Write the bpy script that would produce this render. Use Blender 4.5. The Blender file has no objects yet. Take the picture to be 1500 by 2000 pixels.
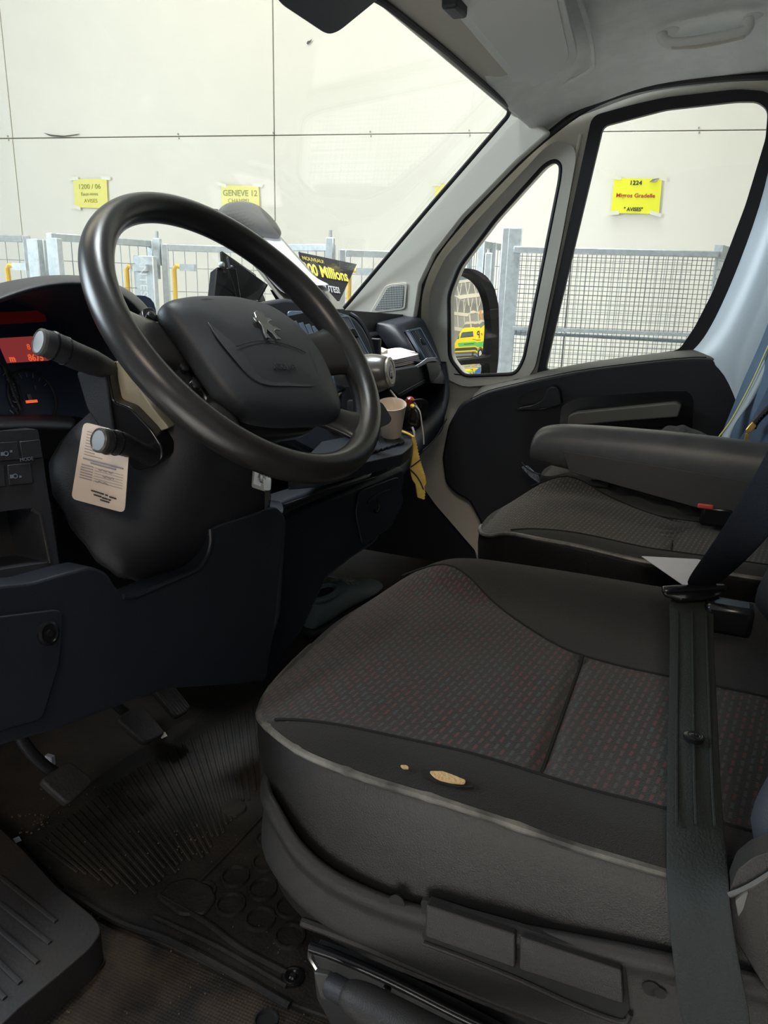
import bpy, bmesh, math, random
from mathutils import Vector, Matrix
from mathutils.geometry import tessellate_polygon
random.seed(7)
R = math.radians
V = Vector
# ---------------------------------------------------------------- camera
# van axes: x = from the open driver door across the cab, y = forward, z = up (0 = cab floor)
FPX = 1503.0
CAM = V((0, 0, .77))
def _basis(yaw, pitch, roll):
    y, p, r = R(yaw), R(pitch), R(roll)
    F = V((math.cos(y)*math.cos(p), math.sin(y)*math.cos(p), -math.sin(p)))
    R0 = V((math.sin(y), -math.cos(y), 0)); U0 = R0.cross(F)
    return math.cos(r)*R0+math.sin(r)*U0, -math.sin(r)*R0+math.cos(r)*U0, F
CR, CU, CF = _basis(22, 17, 1.7)
cd = bpy.data.cameras.new('camera'); cam = bpy.data.objects.new('camera', cd)
bpy.context.scene.collection.objects.link(cam)
cam.matrix_world = Matrix(((CR.x, CU.x, -CF.x, CAM.x), (CR.y, CU.y, -CF.y, CAM.y), (CR.z, CU.z, -CF.z, CAM.z), (0, 0, 0, 1)))
cd.sensor_fit = 'VERTICAL'; cd.sensor_height = 32.0; cd.lens = 32.0*FPX/2000; cd.clip_start = .02; cd.clip_end = 200
sc = bpy.context.scene; sc.camera = cam
# ---------------------------------------------------------------- world, lights, exposure
w = bpy.data.worlds.new('daylight'); sc.world = w; w.use_nodes = True
bg = w.node_tree.nodes['Background']; bg.inputs[0].default_value = (.80, .90, 1.0, 1); bg.inputs[1].default_value = .34
def area(name, loc, target, sx, sy, power, col):
    l = bpy.data.lights.new(name, 'AREA'); l.shape = 'RECTANGLE'; l.size = sx; l.size_y = sy; l.energy = power; l.color = col
    o = bpy.data.objects.new(name, l); sc.collection.objects.link(o); o.location = loc
    o.rotation_euler = (V(target)-V(loc)).to_track_quat('-Z', 'Y').to_euler(); return o
area('hall_fill', (2.7, 2.6, 4.4), (5.6, 1.8, 1.4), 1.2, 5.0, 92, (1.0, .88, .66))  # this and the next: unseen warm lights added for the wall's cream top
area('hall_fill', (2.9, -1.2, 4.4), (5.0, -1.0, 1.0), 1.2, 3.0, 48, (1.0, .92, .78))
area('bay_door_daylight', (-.9, 5.4, 2.2), (1.6, -.2, .7), 2.6, 2.2, 300, (.80, .91, 1.0))
area('open_side_daylight', (-2.2, -.5, 2.5), (.8, .3, .3), 1.1, .8, 34, (1.0, .84, .68))
l_ = area('apron_bounce_fill', (-2.5, .3, 3.6), (-2.3, .3, -.72), 1.0, 3.0, 120, (1.0, .95, .88)); l_.data.spread = R(40)  # added unseen downlight; its ground bounce brightens the headliner
l_ = area('hall_fill', (3.3, 1.2, 4.6), (3.4, 1.2, -.72), 1.0, 5.0, 115, (.93, .97, 1.0)); l_.data.spread = R(50)  # added unseen light; its hall floor bounce reaches headliner and seat top
area('rear_hall_fill', (5.5, -11.5, 6.5), (5, -20, 1.5), 5.0, 3.0, 1000, (1.0, .95, .85))  # added unseen light, brightens the rear hall seen in the mirror
sc.view_settings.view_transform = 'Standard'; sc.view_settings.look = 'None'
sc.view_settings.exposure = 0.0; sc.view_settings.gamma = 1.0; sc.view_settings.use_curve_mapping = False
# ---------------------------------------------------------------- pixel (photo) -> point on a real plane
def ray(u, v): return CF+CR*((u-750)/FPX)-CU*((v-1000)/FPX)
def P(u, v, x=None, y=None, z=None, d=None, pl=None):
    r = ray(u, v)
    if x is not None: t = x/r.x
    elif y is not None: t = y/r.y
    elif z is not None: t = (z-CAM.z)/r.z
    elif pl is not None: t = (pl[0]-CAM).dot(pl[1])/r.dot(pl[1])
    else: t = d
    return CAM+r*t
def fil(pts, r, n=4, closed=True):
    """round the corners of a polyline (2-D or 3-D)"""
    out = []; N = len(pts); pts = [V(p) for p in pts]
    for i, p in enumerate(pts):
        if not closed and i in (0, N-1): out.append(p); continue
        a, b = pts[i-1]-p, pts[(i+1) % N]-p
        ra = min(r, a.length*.45); rb = min(r, b.length*.45)
        A, B = p+a.normalized()*ra, p+b.normalized()*rb
        for k in range(n+1):
            t = k/n; out.append(A*(1-t)**2+p*2*t*(1-t)+B*t*t)
    return out
def PX(pts, r=0, n=4, closed=True, **k):
    if r: pts = fil([(a, b) for a, b in pts], r, n, closed)
    return [P(p[0], p[1], **k) for p in pts]
def cr(pts, n=4, closed=False):
    """Catmull-Rom through points"""
    pts = [V(p) for p in pts]; N = len(pts); out = []
    rng = range(N if closed else N-1)
    for i in rng:
        p0 = pts[i-1] if (closed or i > 0) else pts[0]*2-pts[1]
        p1, p2 = pts[i], pts[(i+1) % N]
        p3 = pts[(i+2) % N] if (closed or i+2 < N) else p2*2-p1
        for k in range(n):
            t = k/n
            out.append(.5*((2*p1)+(p2-p0)*t+(2*p0-5*p1+4*p2-p3)*t*t+(3*p1-p0-3*p2+p3)*t**3))
    if not closed: out.append(pts[-1])
    return out
# ---------------------------------------------------------------- materials
MATS = {}
def mat(name, col, rough=.5, metal=0, bump=0, bscale=200, var=0, vscale=8, spec=.5, coat=0, col2=None, emit=None, es=1, sheen=0, alpha=1):
    m = bpy.data.materials.new(name); m.use_nodes = True; nt = m.node_tree; b = nt.nodes['Principled BSDF']
    b.inputs['Base Color'].default_value = (*col, 1); b.inputs['Roughness'].default_value = rough
    b.inputs['Metallic'].default_value = metal; b.inputs['Specular IOR Level'].default_value = spec
    if coat: b.inputs['Coat Weight'].default_value = coat; b.inputs['Coat Roughness'].default_value = .15
    if sheen: b.inputs['Sheen Weight'].default_value = sheen; b.inputs['Sheen Roughness'].default_value = .6
    if emit: b.inputs['Emission Color'].default_value = (*emit, 1); b.inputs['Emission Strength'].default_value = es
    tc = nt.nodes.new('ShaderNodeTexCoord')
    if bump:
        n = nt.nodes.new('ShaderNodeTexNoise'); n.inputs['Scale'].default_value = bscale; n.inputs['Detail'].default_value = 3
        bp = nt.nodes.new('ShaderNodeBump'); bp.inputs['Strength'].default_value = bump; bp.inputs['Distance'].default_value = .002
        nt.links.new(tc.outputs['Object'], n.inputs[0]); nt.links.new(n.outputs[0], bp.inputs['Height']); nt.links.new(bp.outputs[0], b.inputs['Normal'])
    if var:
        n = nt.nodes.new('ShaderNodeTexNoise'); n.inputs['Scale'].default_value = vscale; n.inputs['Detail'].default_value = 6; n.inputs['Roughness'].default_value = .65
        rp = nt.nodes.new('ShaderNodeValToRGB'); rp.color_ramp.elements[0].position = .38; rp.color_ramp.elements[1].position = .66
        c2 = col2 or tuple(min(1, c*(1+var)) for c in col)
        rp.color_ramp.elements[0].color = (*col, 1); rp.color_ramp.elements[1].color = (*c2, 1)
        nt.links.new(tc.outputs['Object'], n.inputs[0]); nt.links.new(n.outputs[0], rp.inputs[0]); nt.links.new(rp.outputs[0], b.inputs['Base Color'])
    MATS[name] = m; return m
def glass(name, tint=(1, 1, 1), gloss=.06, rough=.0):
    m = bpy.data.materials.new(name); m.use_nodes = True; nt = m.node_tree; nt.nodes.remove(nt.nodes['Principled BSDF'])
    out = nt.nodes['Material Output']; t = nt.nodes.new('ShaderNodeBsdfTransparent'); t.inputs[0].default_value = (*tint, 1)
    g = nt.nodes.new('ShaderNodeBsdfGlossy'); g.inputs['Roughness'].default_value = rough
    lw = nt.nodes.new('ShaderNodeLayerWeight'); lw.inputs[0].default_value = .5; mx = nt.nodes.new('ShaderNodeMixShader')
    pw = nt.nodes.new('ShaderNodeMath'); pw.operation = 'POWER'; pw.inputs[1].default_value = 5
    ml = nt.nodes.new('ShaderNodeMath'); ml.operation = 'MULTIPLY_ADD'; ml.inputs[1].default_value = .6; ml.inputs[2].default_value = gloss*.4
    nt.links.new(lw.outputs['Facing'], pw.inputs[0]); nt.links.new(pw.outputs[0], ml.inputs[0])
    nt.links.new(ml.outputs[0], mx.inputs[0]); nt.links.new(t.outputs[0], mx.inputs[1]); nt.links.new(g.outputs[0], mx.inputs[2])
    nt.links.new(mx.outputs[0], out.inputs[0]); return m
# ---------------------------------------------------------------- object helpers
ORG = {}
def org(o): return ORG.get(o.name, V((0, 0, 0)))
def tag(o, label=None, cat=None, group=None, kind=None):
    if label: o['label'] = label
    if cat: o['category'] = cat
    if group: o['group'] = group
    if kind: o['kind'] = kind
    return o
def thing(name, label, cat, loc, group=None):
    o = bpy.data.objects.new(name, None); sc.collection.objects.link(o); o.empty_display_size = .05
    o.location = V(loc); ORG[o.name] = V(loc); return tag(o, label, cat, group)
def mk(name, verts, faces, m, parent=None, smooth=False, bevel=0, subsurf=0, thick=0, autos=None, seg=2, offs=-1):
    verts = [V(v) for v in verts]
    if parent is not None: og = org(parent)
    else:
        mn = V([min(v[i] for v in verts) for i in range(3)]); mx = V([max(v[i] for v in verts) for i in range(3)])
        og = V(((mn.x+mx.x)/2, (mn.y+mx.y)/2, mn.z))
    me = bpy.data.meshes.new(name); me.from_pydata([v-og for v in verts], [], faces)
    bm = bmesh.new(); bm.from_mesh(me); bmesh.ops.recalc_face_normals(bm, faces=bm.faces); bm.to_mesh(me); bm.free()
    me.validate(); me.materials.append(m)
    if smooth or subsurf or bevel: me.polygons.foreach_set('use_smooth', [True]*len(me.polygons))
    o = bpy.data.objects.new(name, me); sc.collection.objects.link(o); ORG[o.name] = og
    if parent is not None: o.parent = parent
    else: o.location = og
    if thick:
        s = o.modifiers.new('thick', 'SOLIDIFY'); s.thickness = thick; s.offset = offs
    if bevel:
        b = o.modifiers.new('bevel', 'BEVEL'); b.width = bevel; b.segments = seg; b.limit_method = 'ANGLE'; b.angle_limit = R(35)
        b.harden_normals = False
    if subsurf:
        s = o.modifiers.new('sub', 'SUBSURF'); s.levels = s.render_levels = subsurf
    if (autos if autos is not None else (not subsurf)) and (smooth or bevel):
        me.set_sharp_from_angle(angle=R(40))
    return o
def struct(o): o['kind'] = 'structure'; return o
def slab(name, front, vec, m, parent=None, holes=(), bevel=0, seg=2, smooth=True):
    """polygon (with holes) given by 3-D points, extruded by vec; vec may be a function of the point"""
    loops = [list(map(V, front))]+[list(map(V, h)) for h in holes]
    vf = vec if callable(vec) else (lambda p: V(vec))
    tris = tessellate_polygon(loops); flat = [p for l in loops for p in l]; n = len(flat)
    verts = flat+[p+vf(p) for p in flat]
    faces = [tuple(t) for t in tris]+[tuple(i+n for i in reversed(t)) for t in tris]
    k = 0
    for l in loops:
        L = len(l)
        for i in range(L): a, b = k+i, k+(i+1) % L; faces.append((a, b, b+n, a+n))
        k += L
    o = mk(name, verts, faces, m, parent, smooth=False)
    me = o.data
    bm = bmesh.new(); bm.from_mesh(me); bmesh.ops.dissolve_limit(bm, angle_limit=R(1), verts=bm.verts, edges=bm.edges) if not holes else None
    bm.to_mesh(me); bm.free()
    if smooth: me.polygons.foreach_set('use_smooth', [True]*len(me.polygons)); me.set_sharp_from_angle(angle=R(32))
    if bevel:
        b = o.modifiers.new('bevel', 'BEVEL'); b.width = bevel; b.segments = seg; b.limit_method = 'ANGLE'; b.angle_limit = R(50)
    return o
def loft(name, secs, m, parent=None, cu=False, cv=False, caps=False, sub=1, thick=0, bevel=0, offs=-1, smooth=True):
    n = len(secs[0]); N = len(secs); verts = [p for s in secs for p in s]; faces = []
    for j in range(N if cv else N-1):
        for i in range(n if cu else n-1):
            a, b = j*n+i, j*n+(i+1) % n; j2 = ((j+1) % N)*n
            faces.append((a, b, j2+(i+1) % n, j2+i))
    if caps: faces += [tuple(range(n-1, -1, -1)), tuple((N-1)*n+i for i in range(n))]
    return mk(name, verts, faces, m, parent, smooth=smooth, subsurf=sub, thick=thick, bevel=bevel, offs=offs)
def tube(name, path, r, m, parent=None, closed=False, n=10, flat=1.0, up=None, caps=True, sub=0):
    path = [V(p) for p in path]; N = len(path); secs = []; prev = None
    for i, p in enumerate(path):
        a = path[(i-1) % N] if (closed or i > 0) else p; b = path[(i+1) % N] if (closed or i < N-1) else p
        t = (b-a).normalized()
        if prev is None:
            s = t.cross(V(up) if up is not None else V((0, 0, 1)))
            if s.length < .1: s = t.cross(V((1, 0, 0)))
        else: s = prev-t*prev.dot(t)
        if up is not None: s = t.cross(V(up))
        s.normalize(); q = t.cross(s); prev = s; rr = r[i] if isinstance(r, (list, tuple)) else r
        secs.append([p+s*math.cos(k*2*math.pi/n)*rr+q*math.sin(k*2*math.pi/n)*rr*flat for k in range(n)])
    return loft(name, secs, m, parent, cu=True, cv=closed, caps=caps and not closed, sub=sub)
def lathe(name, base, axis, prof, m, parent=None, n=24, ref=None, caps=True, sub=0):
    ax = V(axis).normalized(); s = ax.cross(V(ref) if ref else (V((0, 0, 1)) if abs(ax.z) < .9 else V((1, 0, 0)))).normalized(); q = ax.cross(s)
    secs = [[V(base)+ax*h+(s*math.cos(k*2*math.pi/n)+q*math.sin(k*2*math.pi/n))*max(r, 1e-5) for k in range(n)] for h, r in prof]
    return loft(name, secs, m, parent, cu=True, caps=caps, sub=sub)
def boxv(c, s, ax=None):
    c = V(c); X, Y, Z = ax or (V((1, 0, 0)), V((0, 1, 0)), V((0, 0, 1)))
    return [c+X*(a*s[0]/2)+Y*(b*s[1]/2)+Z*(d*s[2]/2) for a, b, d in ((-1,-1,-1),(1,-1,-1),(1,1,-1),(-1,1,-1),(-1,-1,1),(1,-1,1),(1,1,1),(-1,1,1))]
BF = [(0,3,2,1),(4,5,6,7),(0,1,5,4),(1,2,6,5),(2,3,7,6),(3,0,4,7)]
def box(name, c, s, m, parent=None, ax=None, bevel=0, seg=2):
    return mk(name, boxv(c, s, ax), BF, m, parent, bevel=bevel, seg=seg)
class MB:
    def __init__(s): s.v = []; s.f = []
    def add(s, vs, fs): k = len(s.v); s.v += list(vs); s.f += [tuple(i+k for i in f) for f in fs]
    def box(s, c, sz, ax=None): s.add(boxv(c, sz, ax), BF)
    def bar(s, a, b, w, h=None, up=(0, 0, 1)):
        a, b = V(a), V(b); X = (b-a); L = X.length; X.normalize(); Y = V(up).cross(X)
        if Y.length < .05: Y = V((0, 1, 0)).cross(X)
        Y.normalize(); Z = X.cross(Y); s.box((a+b)/2, (L, w, h or w), (X, Y, Z))
    def ring(s, c, ax, r, t, n=16, h=None):
        ax = V(ax).normalized(); a = ax.orthogonal().normalized(); b = ax.cross(a); h = h or t; vs = []
        for k in range(n):
            e = a*math.cos(2*math.pi*k/n)+b*math.sin(2*math.pi*k/n)
            vs += [V(c)+e*(r-t/2), V(c)+e*(r-t/4)+ax*h, V(c)+e*(r+t/4)+ax*h, V(c)+e*(r+t/2)]
        fs = [(4*k+j, 4*((k+1) % n)+j, 4*((k+1) % n)+j+1, 4*k+j+1) for k in range(n) for j in range(3)]
        s.add(vs, fs)
    def make(s, name, m, parent=None, **k): return mk(name, s.v, s.f, m, parent, **k)
def text(name, s, loc, xd, yd, size, m, parent=None, depth=.0006, align='CENTER', bold=0, width=None, shear=0):
    """lettering: text turned into a mesh lying in the plane xd, yd"""
    c = bpy.data.curves.new('t', 'FONT'); c.body = s; c.size = size; c.extrude = depth/2; c.offset = bold; c.align_x = align; c.align_y = 'CENTER'; c.resolution_u = 3; c.shear = shear
    o = bpy.data.objects.new('t', c); sc.collection.objects.link(o); bpy.context.view_layer.update()
    me = bpy.data.meshes.new_from_object(o.evaluated_get(bpy.context.evaluated_depsgraph_get()))
    bpy.data.objects.remove(o); vs = [v.co.copy() for v in me.vertices]; fs = [tuple(p.vertices) for p in me.polygons]
    bpy.data.meshes.remove(me)
    if not vs: return None
    X = V(xd).normalized(); Y = V(yd); Y = (Y-X*Y.dot(X)).normalized(); Z = X.cross(Y)
    k = 1.0
    if width: k = width/max(1e-6, max(v.x for v in vs)-min(v.x for v in vs))
    return mk(name, [V(loc)+X*v.x*k+Y*v.y+Z*v.z for v in vs], fs, m, parent)
def frame4(a, b, c, d):
    """quad corners TL TR BR BL -> (origin function (s,t) with s right, t down)"""
    a, b, c, d = V(a), V(b), V(c), V(d)
    return lambda s, t: (a*(1-s)+b*s)*(1-t)+(d*(1-s)+c*s)*t
# ---------------------------------------------------------------- material list
M_plas = mat('dark moulded plastic', (.014, .015, .0185), .5, bump=.25, bscale=900, spec=.4)
M_plas2 = mat('charcoal seat plastic', (.021, .0195, .0188), .48, bump=.25, bscale=900, spec=.3)
M_soft = mat('steering wheel leatherette', (.013, .012, .0115), .29, bump=.07, bscale=1200, var=.4, vscale=20, spec=.5)
M_black = mat('gloss black', (.008, .008, .009), .22)
M_rub = mat('black rubber', (.012, .012, .013), .55, spec=.35)
M_grey = mat('light grey trim plastic', (.60, .575, .50), .5, bump=.1, bscale=800, spec=.35)
M_grey2 = mat('mid grey pillar plastic', (.52, .495, .43), .55, bump=.1, bscale=800, spec=.3)
M_head = mat('grey headliner cloth', (.74, .75, .72), .95, bump=.5, bscale=1500, var=.12, vscale=14, spec=.1)
M_visor = mat('grey visor vinyl', (.72, .73, .70), .8, bump=.3, bscale=1500, spec=.2)
M_white = mat('white body paint', (.60, .66, .70), .32)
M_steel = mat('galvanised steel', (.46, .50, .51), .5, metal=.3, var=.25, vscale=40)
M_wire2 = mat('pale galvanised wire', (.34, .38, .39), .5, metal=.3)
M_wire = mat('galvanised wire', (.22, .25, .26), .5, metal=.5)
M_wall = mat('cream painted wall panel', (.77, .75, .665), .6, bump=.05, bscale=60, var=.03, vscale=3, spec=.2)
M_joint = mat('wall joint', (.30, .30, .28), .8)
M_floorc = mat('hall concrete', (.55, .54, .52), .7, var=.3, vscale=4)
M_paper = mat('white paper', (.60, .60, .64), .8, bump=.1, bscale=60)
M_card = mat('cream card', (.60, .49, .40), .7)
M_ink = mat('black ink', (.03, .03, .035), .8)
M_inkg = mat('grey ink', (.28, .26, .27), .8)
M_chrome = mat('chrome', (.7, .7, .7), .15, metal=1)
M_yel = mat('yellow plastic', (.72, .50, .07), .45, var=.2, vscale=60)
M_glass = glass('window glass', (.97, .985, .98))
# ================================================================ HALL
W0 = P(1245, 382, d=4.7); WD = V((-math.sin(R(9)), math.cos(R(9)), 0)); WN = V((-math.cos(R(9)), -math.sin(R(9)), 0)); ZU = V((0, 0, 1))
def wpl(off): return (W0+WN*off, WN)
def ws(u, v): p = P(u, v, pl=wpl(0)); return (p-W0).dot(WD), p.z
GZ = -.72
jz = ws(750, 262)[1]; s1 = ws(536, 300)[0]; s2 = ws(28, 300)[0]; dS = s2-s1
wall = mk('wall_right', boxv(W0+WN*-.12+WD*1.0+ZU*(GZ+2.5-W0.z), (11, .16, 5.0), (WD, WN, ZU)), BF, M_joint); struct(wall)
cols = [s1-2*dS-.03, s1-dS, s1, s2, s2+dS]
cols = [-4.4]+[c for c in cols if c > -4.2]+[6.4]
for i in range(len(cols)-1):
    for z0, z1 in ((GZ, jz), (jz, GZ+5)):
        g = .0035
        a, b = cols[i]+g, cols[i+1]-g; lean = .004*((i*3+(z0 == GZ)) % 3)
        c = W0+WD*((a+b)/2)+WN*(-.02+lean); c.z = (z0+z1)/2
        mk('wall_panel', boxv(c, (b-a, .04, z1-z0-2*g), (WD, WN, ZU)), BF, M_wall, wall, bevel=.002, seg=1)
sb = MB()
for u in (17, 350, 536, 725, 918, 1365):
    for dz in (-.012, .014):
        s, z = ws(u, 262); p = W0+WD*(s+.006*(dz > 0))+WN*.006; p.z = jz+dz; sb.box(p, (.007, .006, .010), (WD, WN, ZU))
o = sb.make('screw', M_joint, wall); o['kind'] = 'stuff'
M_scuff = mat('dark scuff', (.12, .11, .10), .9)
def blot(name, px, off=.012, m=None):
    q = PX(px, r=3, n=2, pl=wpl(off)); return slab(name, q, -WN*.001, m or M_scuff, wall, smooth=False)
blot('chipped_mark', [(598, 84), (602, 79), (606, 80), (609, 74), (608, 81), (604, 84), (601, 88)])
for a in [[(84, 259), (100, 263), (125, 265), (158, 261), (150, 264), (120, 268), (98, 266)]]: blot('scuff_mark', a)
hf = mk('floor', boxv((4, 0, GZ-.05), (24, 40, .1)), BF, M_floorc); hf.name = 'floor_hall'; struct(hf)
# ---- yellow paper signs
M_sign = mat('yellow sign paper', (.83, .82, .03), .6); M_sign2 = mat('pale yellow sign paper', (.82, .77, .22), .6)
M_tape = mat('pale sticky tape', (.74, .74, .62), .35); M_red = mat('red ink', (.45, .05, .02), .8); M_brn = mat('faded brown ink', (.45, .33, .05), .8)
M_olive = mat('grey green ink', (.30, .32, .10), .8)
def sign(label, quad, m, lines, cat='sign', torn=False):
    pl = wpl(.020); q = [P(*c, pl=pl) for c in quad]; f = frame4(*q)
    t = thing('paper_sign', label, cat, (q[2]+q[3])/2, 'yellow paper signs taped to the wall')
    slab('sheet', q, -WN*.0012, m, t, smooth=False)
    X = (q[1]-q[0]); H = (q[0]-q[3]).length; n = WN*.002
    for txt, s, tt, h, wd, mm, bold in lines:
        text('lettering', txt, f(s, tt)+n, X, ZU, H*h, mm, t, bold=bold*H, width=X.length*wd, depth=.001)
    for s, tt in ((.02, -.02), (.98, -.02), (.05, 1.0), (.93, 1.0)):
        c = f(s, tt)+WN*.0012; mk('tape', boxv(c, (.07, .0008, .022), ((X.normalized()+ZU*random.uniform(-.3, .3)).normalized(), WN, ZU)), BF, M_tape, t)
    if torn: mk('folded_corner', [f(.74, .10)+n*1.2, f(.80, .02)+n*3, f(.95, -.02)+n*1.2, f(.86, .10)+n*4], [(0, 1, 2, 3)], MATS['grey ink'], t)
    return t
sign('bright yellow paper sign headed 1224 seen through the door window', [(1200, 348), (1293, 349), (1287, 418), (1193, 416)], M_sign,
     [('1224', .46, .13, .17, .24, M_ink, .004), ('Migros Gradelle', .48, .49, .16, .82, M_red, .003), ('" AVISES"', .46, .885, .15, .40, M_ink, .004)], torn=True)
sign('pale yellow paper sign reading 1200 / 06 Eaux-vives AVISES, left above the steering wheel', [(143, 350), (208, 349), (211, 407), (146, 405)], M_sign2,
     [('1200 / 06', .48, .27, .24, .64, M_olive, 0), ('Eaux-vives', .47, .52, .17, .50, M_olive, 0), ('AVISES', .50, .76, .19, .40, M_brn, 0)])
sign('yellow paper sign reading GENEVE 12 CHAMPEL behind the clipboard clip', [(432, 362), (505, 363), (508, 424), (434, 422)], M_sign2,
     [('GENEVE 12', .50, .25, .27, .92, M_olive, .003), ('CHAMPEL', .47, .50, .20, .60, M_olive, 0)])
sign('yellow paper sign mostly hidden by the windscreen pillar', [(849, 361), (925, 360), (924, 421), (849, 420)], M_sign2, [])
# ---- wire roll cages
M_flag = mat('yellow lever plastic', (.75, .48, .08), .5)
GRP = 'wire roll cages along the hall wall'
M_frost = mat('white lettering paint', (.75, .78, .78), .6)
def panel(t, a, b, top=.90, fr=.03, pitch=(.05, .10), wire=.0028, mesh=True, name='side_frame', bot=None, grey=None):
    """one framed mesh side standing between two floor points"""
    a = V((a.x, a.y, 0)); b = V((b.x, b.y, 0)); D = (b-a); L = D.length; D.normalize(); N = D.cross(ZU); z0 = GZ+.14 if bot is None else bot
    m = MB(); A = (D, N, ZU)
    for s in (fr/2, L-fr/2): m.box(a+D*s+ZU*(z0+top)/2, (fr, .03, top-z0), A)
    for z in (top-fr/2, z0+fr/2, (top+z0)/2-.1): m.box(a+D*L/2+ZU*z, (L-2*fr, .025, fr), A)
    o = m.make(name, M_steel, t, bevel=.003, seg=1)
    if mesh:
        m = MB(); n = int(L/pitch[0])
        for i in range(1, n): m.box(a+D*(L*i/n)+ZU*(z0+top)/2+N*.004, (wire, wire, top-z0-2*fr), A)
        k = int((top-z0)/pitch[1])
        for j in range(1, k): m.box(a+D*L/2+ZU*(z0+(top-z0)*j/k), (L-2*fr, wire, wire), A)
        g = m.make('wire_mesh', M_wire2, o); g['kind'] = 'stuff'
    return o, D, N
def lever(t, u, v, d, drop=.22):
    p = P(u, v, d=d); m = tube('release_lever', [p+WD*-.05, p+WD*-.012+ZU*.006, p+ZU*-.01, p+ZU*-drop*.5, p-ZU*drop], .011, M_flag, t, n=8)
    box('lever_bracket', p+WD*-.07, (.07, .03, .03), M_steel, t, (WD, WN, ZU))
def cage(label, segs, levers=(), hinges=(), posts=()):
    loc = P(segs[0][0], 480, d=segs[0][1]); loc.z = GZ
    t = thing('roll_cage', label, 'roll cage', loc, GRP)
    base = MB(); pts = []
    for u0, d0, u1, d1, top in segs[:]:
        a, b = P(u0, 500, d=d0), P(u1, 500, d=d1); pts += [a, b]; panel(t, a, b, top)
    c = sum(pts, V((0, 0, 0)))/len(pts); a, b = pts[0], pts[-1]; D = V((b.x-a.x, b.y-a.y, 0)); L = D.length; D.normalize(); N = D.cross(ZU)
    if N.dot(WN) > 0: N = -N
    m = MB(); m.box(V(((a.x+b.x)/2, (a.y+b.y)/2, GZ+.13))+N*.1, (L-.12, .16, .03), (D, N, ZU)); m.make('base_frame', M_steel, t)
    for s in (.15, .85):
        for q in (.05, .14):
            p = V((a.x, a.y, GZ+.05))+D*(L*s)+N*q; lathe('castor', p-D*.015, D, [(0, .05), (.03, .05)], M_rub, t, n=14)
    for u, v, d in levers: lever(t, u, v, d)
    for u, v, d in hinges:
        p = P(u, v, d=d); box('hinge', p, (.035, .03, .12), M_steel, t, (WD, WN, ZU), bevel=.004, seg=1); tube('hinge_pin', [p+ZU*.09, p-ZU*.12], .008, M_steel, t, n=8)
    for u, d, wd, top in posts:
        p = P(u, 500, d=d); p.z = (GZ+top)/2; box('corner_post', p, (wd, .04, top-GZ-.1), M_steel, t, (WD, WN, ZU), bevel=.004, seg=1)
    return t
cage('galvanised wire roll cage at the far left edge above the instrument hood', [(-60, 3.4, 62, 3.45, .90)], [(14, 520, 3.36)])
cage('galvanised roll cage with a double post, left of the steering wheel rim', [(98, 3.1, 302, 3.6, .90)], [(247, 522, 3.5)], [(308, 492, 3.55)], [(70, 3.1, .05, .925), (86, 3.16, .035, .925), (108, 3.08, .05, .93), (283, 3.5, .10, .88)])
cage('galvanised wire roll cage seen through the steering wheel and behind the clipboard', [(316, 3.55, 560, 3.62, .885), (540, 3.6, 652, 3.4, .90)], [(340, 522, 3.5)], [(645, 492, 3.38)], [(640, 3.38, .05, .885)])
cage('galvanised wire roll cage between black flyer and windscreen pillar', [(662, 3.42, 905, 3.5, .88)], [(682, 530, 3.38)])
cage('narrow blue-tinted roll cage seen through the quarter window above the mirror', [(915, 3.9, 962, 3.4, .93), (938, 3.3, 985, 3.6, .93)], (), (), [(955, 3.3, .03, .93)])
# faint painted lettering running down the cage post
p = P(279, 540, d=3.4); text('lettering', 'ANTES', p, -ZU, WD*-1, .05, M_frost, bpy.data.objects['roll_cage.001'], width=.17)
# ---- big mesh cage right in front of the door window
t = thing('mesh_cage', 'tall fine-mesh steel cage filling the view through the door window', 'cage', V((2.9, .6, GZ)))
TOP = .905
def cp(u, v, top=TOP): r = ray(u, v); k = (top-CAM.z)/r.z; return CAM+r*k
a, b = P(1003, 488, d=3.05), P(1402, 496, d=2.95)
a.z = b.z = 0; D = (b-a).normalized(); N = D.cross(ZU); L = (b-a).length
def cagep(u, v): return P(u, v, pl=(a, N))
TOP = cagep(1250, 487).z
m = MB(); A3 = (D, N, ZU); z0 = GZ+.12
m.box(a+D*L/2+ZU*(TOP-.012), (L, .04, .024), A3); m.box(a+D*L/2+ZU*(z0), (L, .04, .03), A3)
m.make('top_and_bottom_rail', M_steel, t, bevel=.003, seg=1)
m = MB(); n = int(L/.0178)
for i in range(1, n): m.box(a+D*(L*i/n)+ZU*(TOP+z0)/2+N*.0, (.0022, .0022, TOP-z0), A3)
k = int((TOP-z0)/.0178)
for j in range(1, k): m.box(a+D*L/2+ZU*(z0+(TOP-z0)*j/k)+N*.002, (L, .0022, .0022), A3)
g = m.make('wire_mesh', M_wire, t); g['kind'] = 'stuff'
NB = N if N.x > 0 else -N
m = MB(); n = int(L/.036)
for i in range(1, n): m.box(a+D*(L*i/n)+NB*.40+ZU*(TOP+z0)/2, (.0018, .0018, TOP-z0), A3)
k = int((TOP-z0)/.036)
for j in range(1, k): m.box(a+D*L/2+NB*.402+ZU*(z0+(TOP-z0)*j/k), (L, .0018, .0018), A3)
g = m.make('rear_wire_mesh', M_wire2, t); g['kind'] = 'stuff'
zz = cagep(1200, 660).z
tube('cross_bar', [cagep(1040, 651)-N*.03, cagep(1345, 668)-N*.03], .008, M_wire, t, n=8)
q = cagep(1022, 650); lathe('bar_clamp', q-D*.04-N*.03, D, [(0, .012), (.05, .016), (.09, .012)], M_steel, t, n=10)
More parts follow.
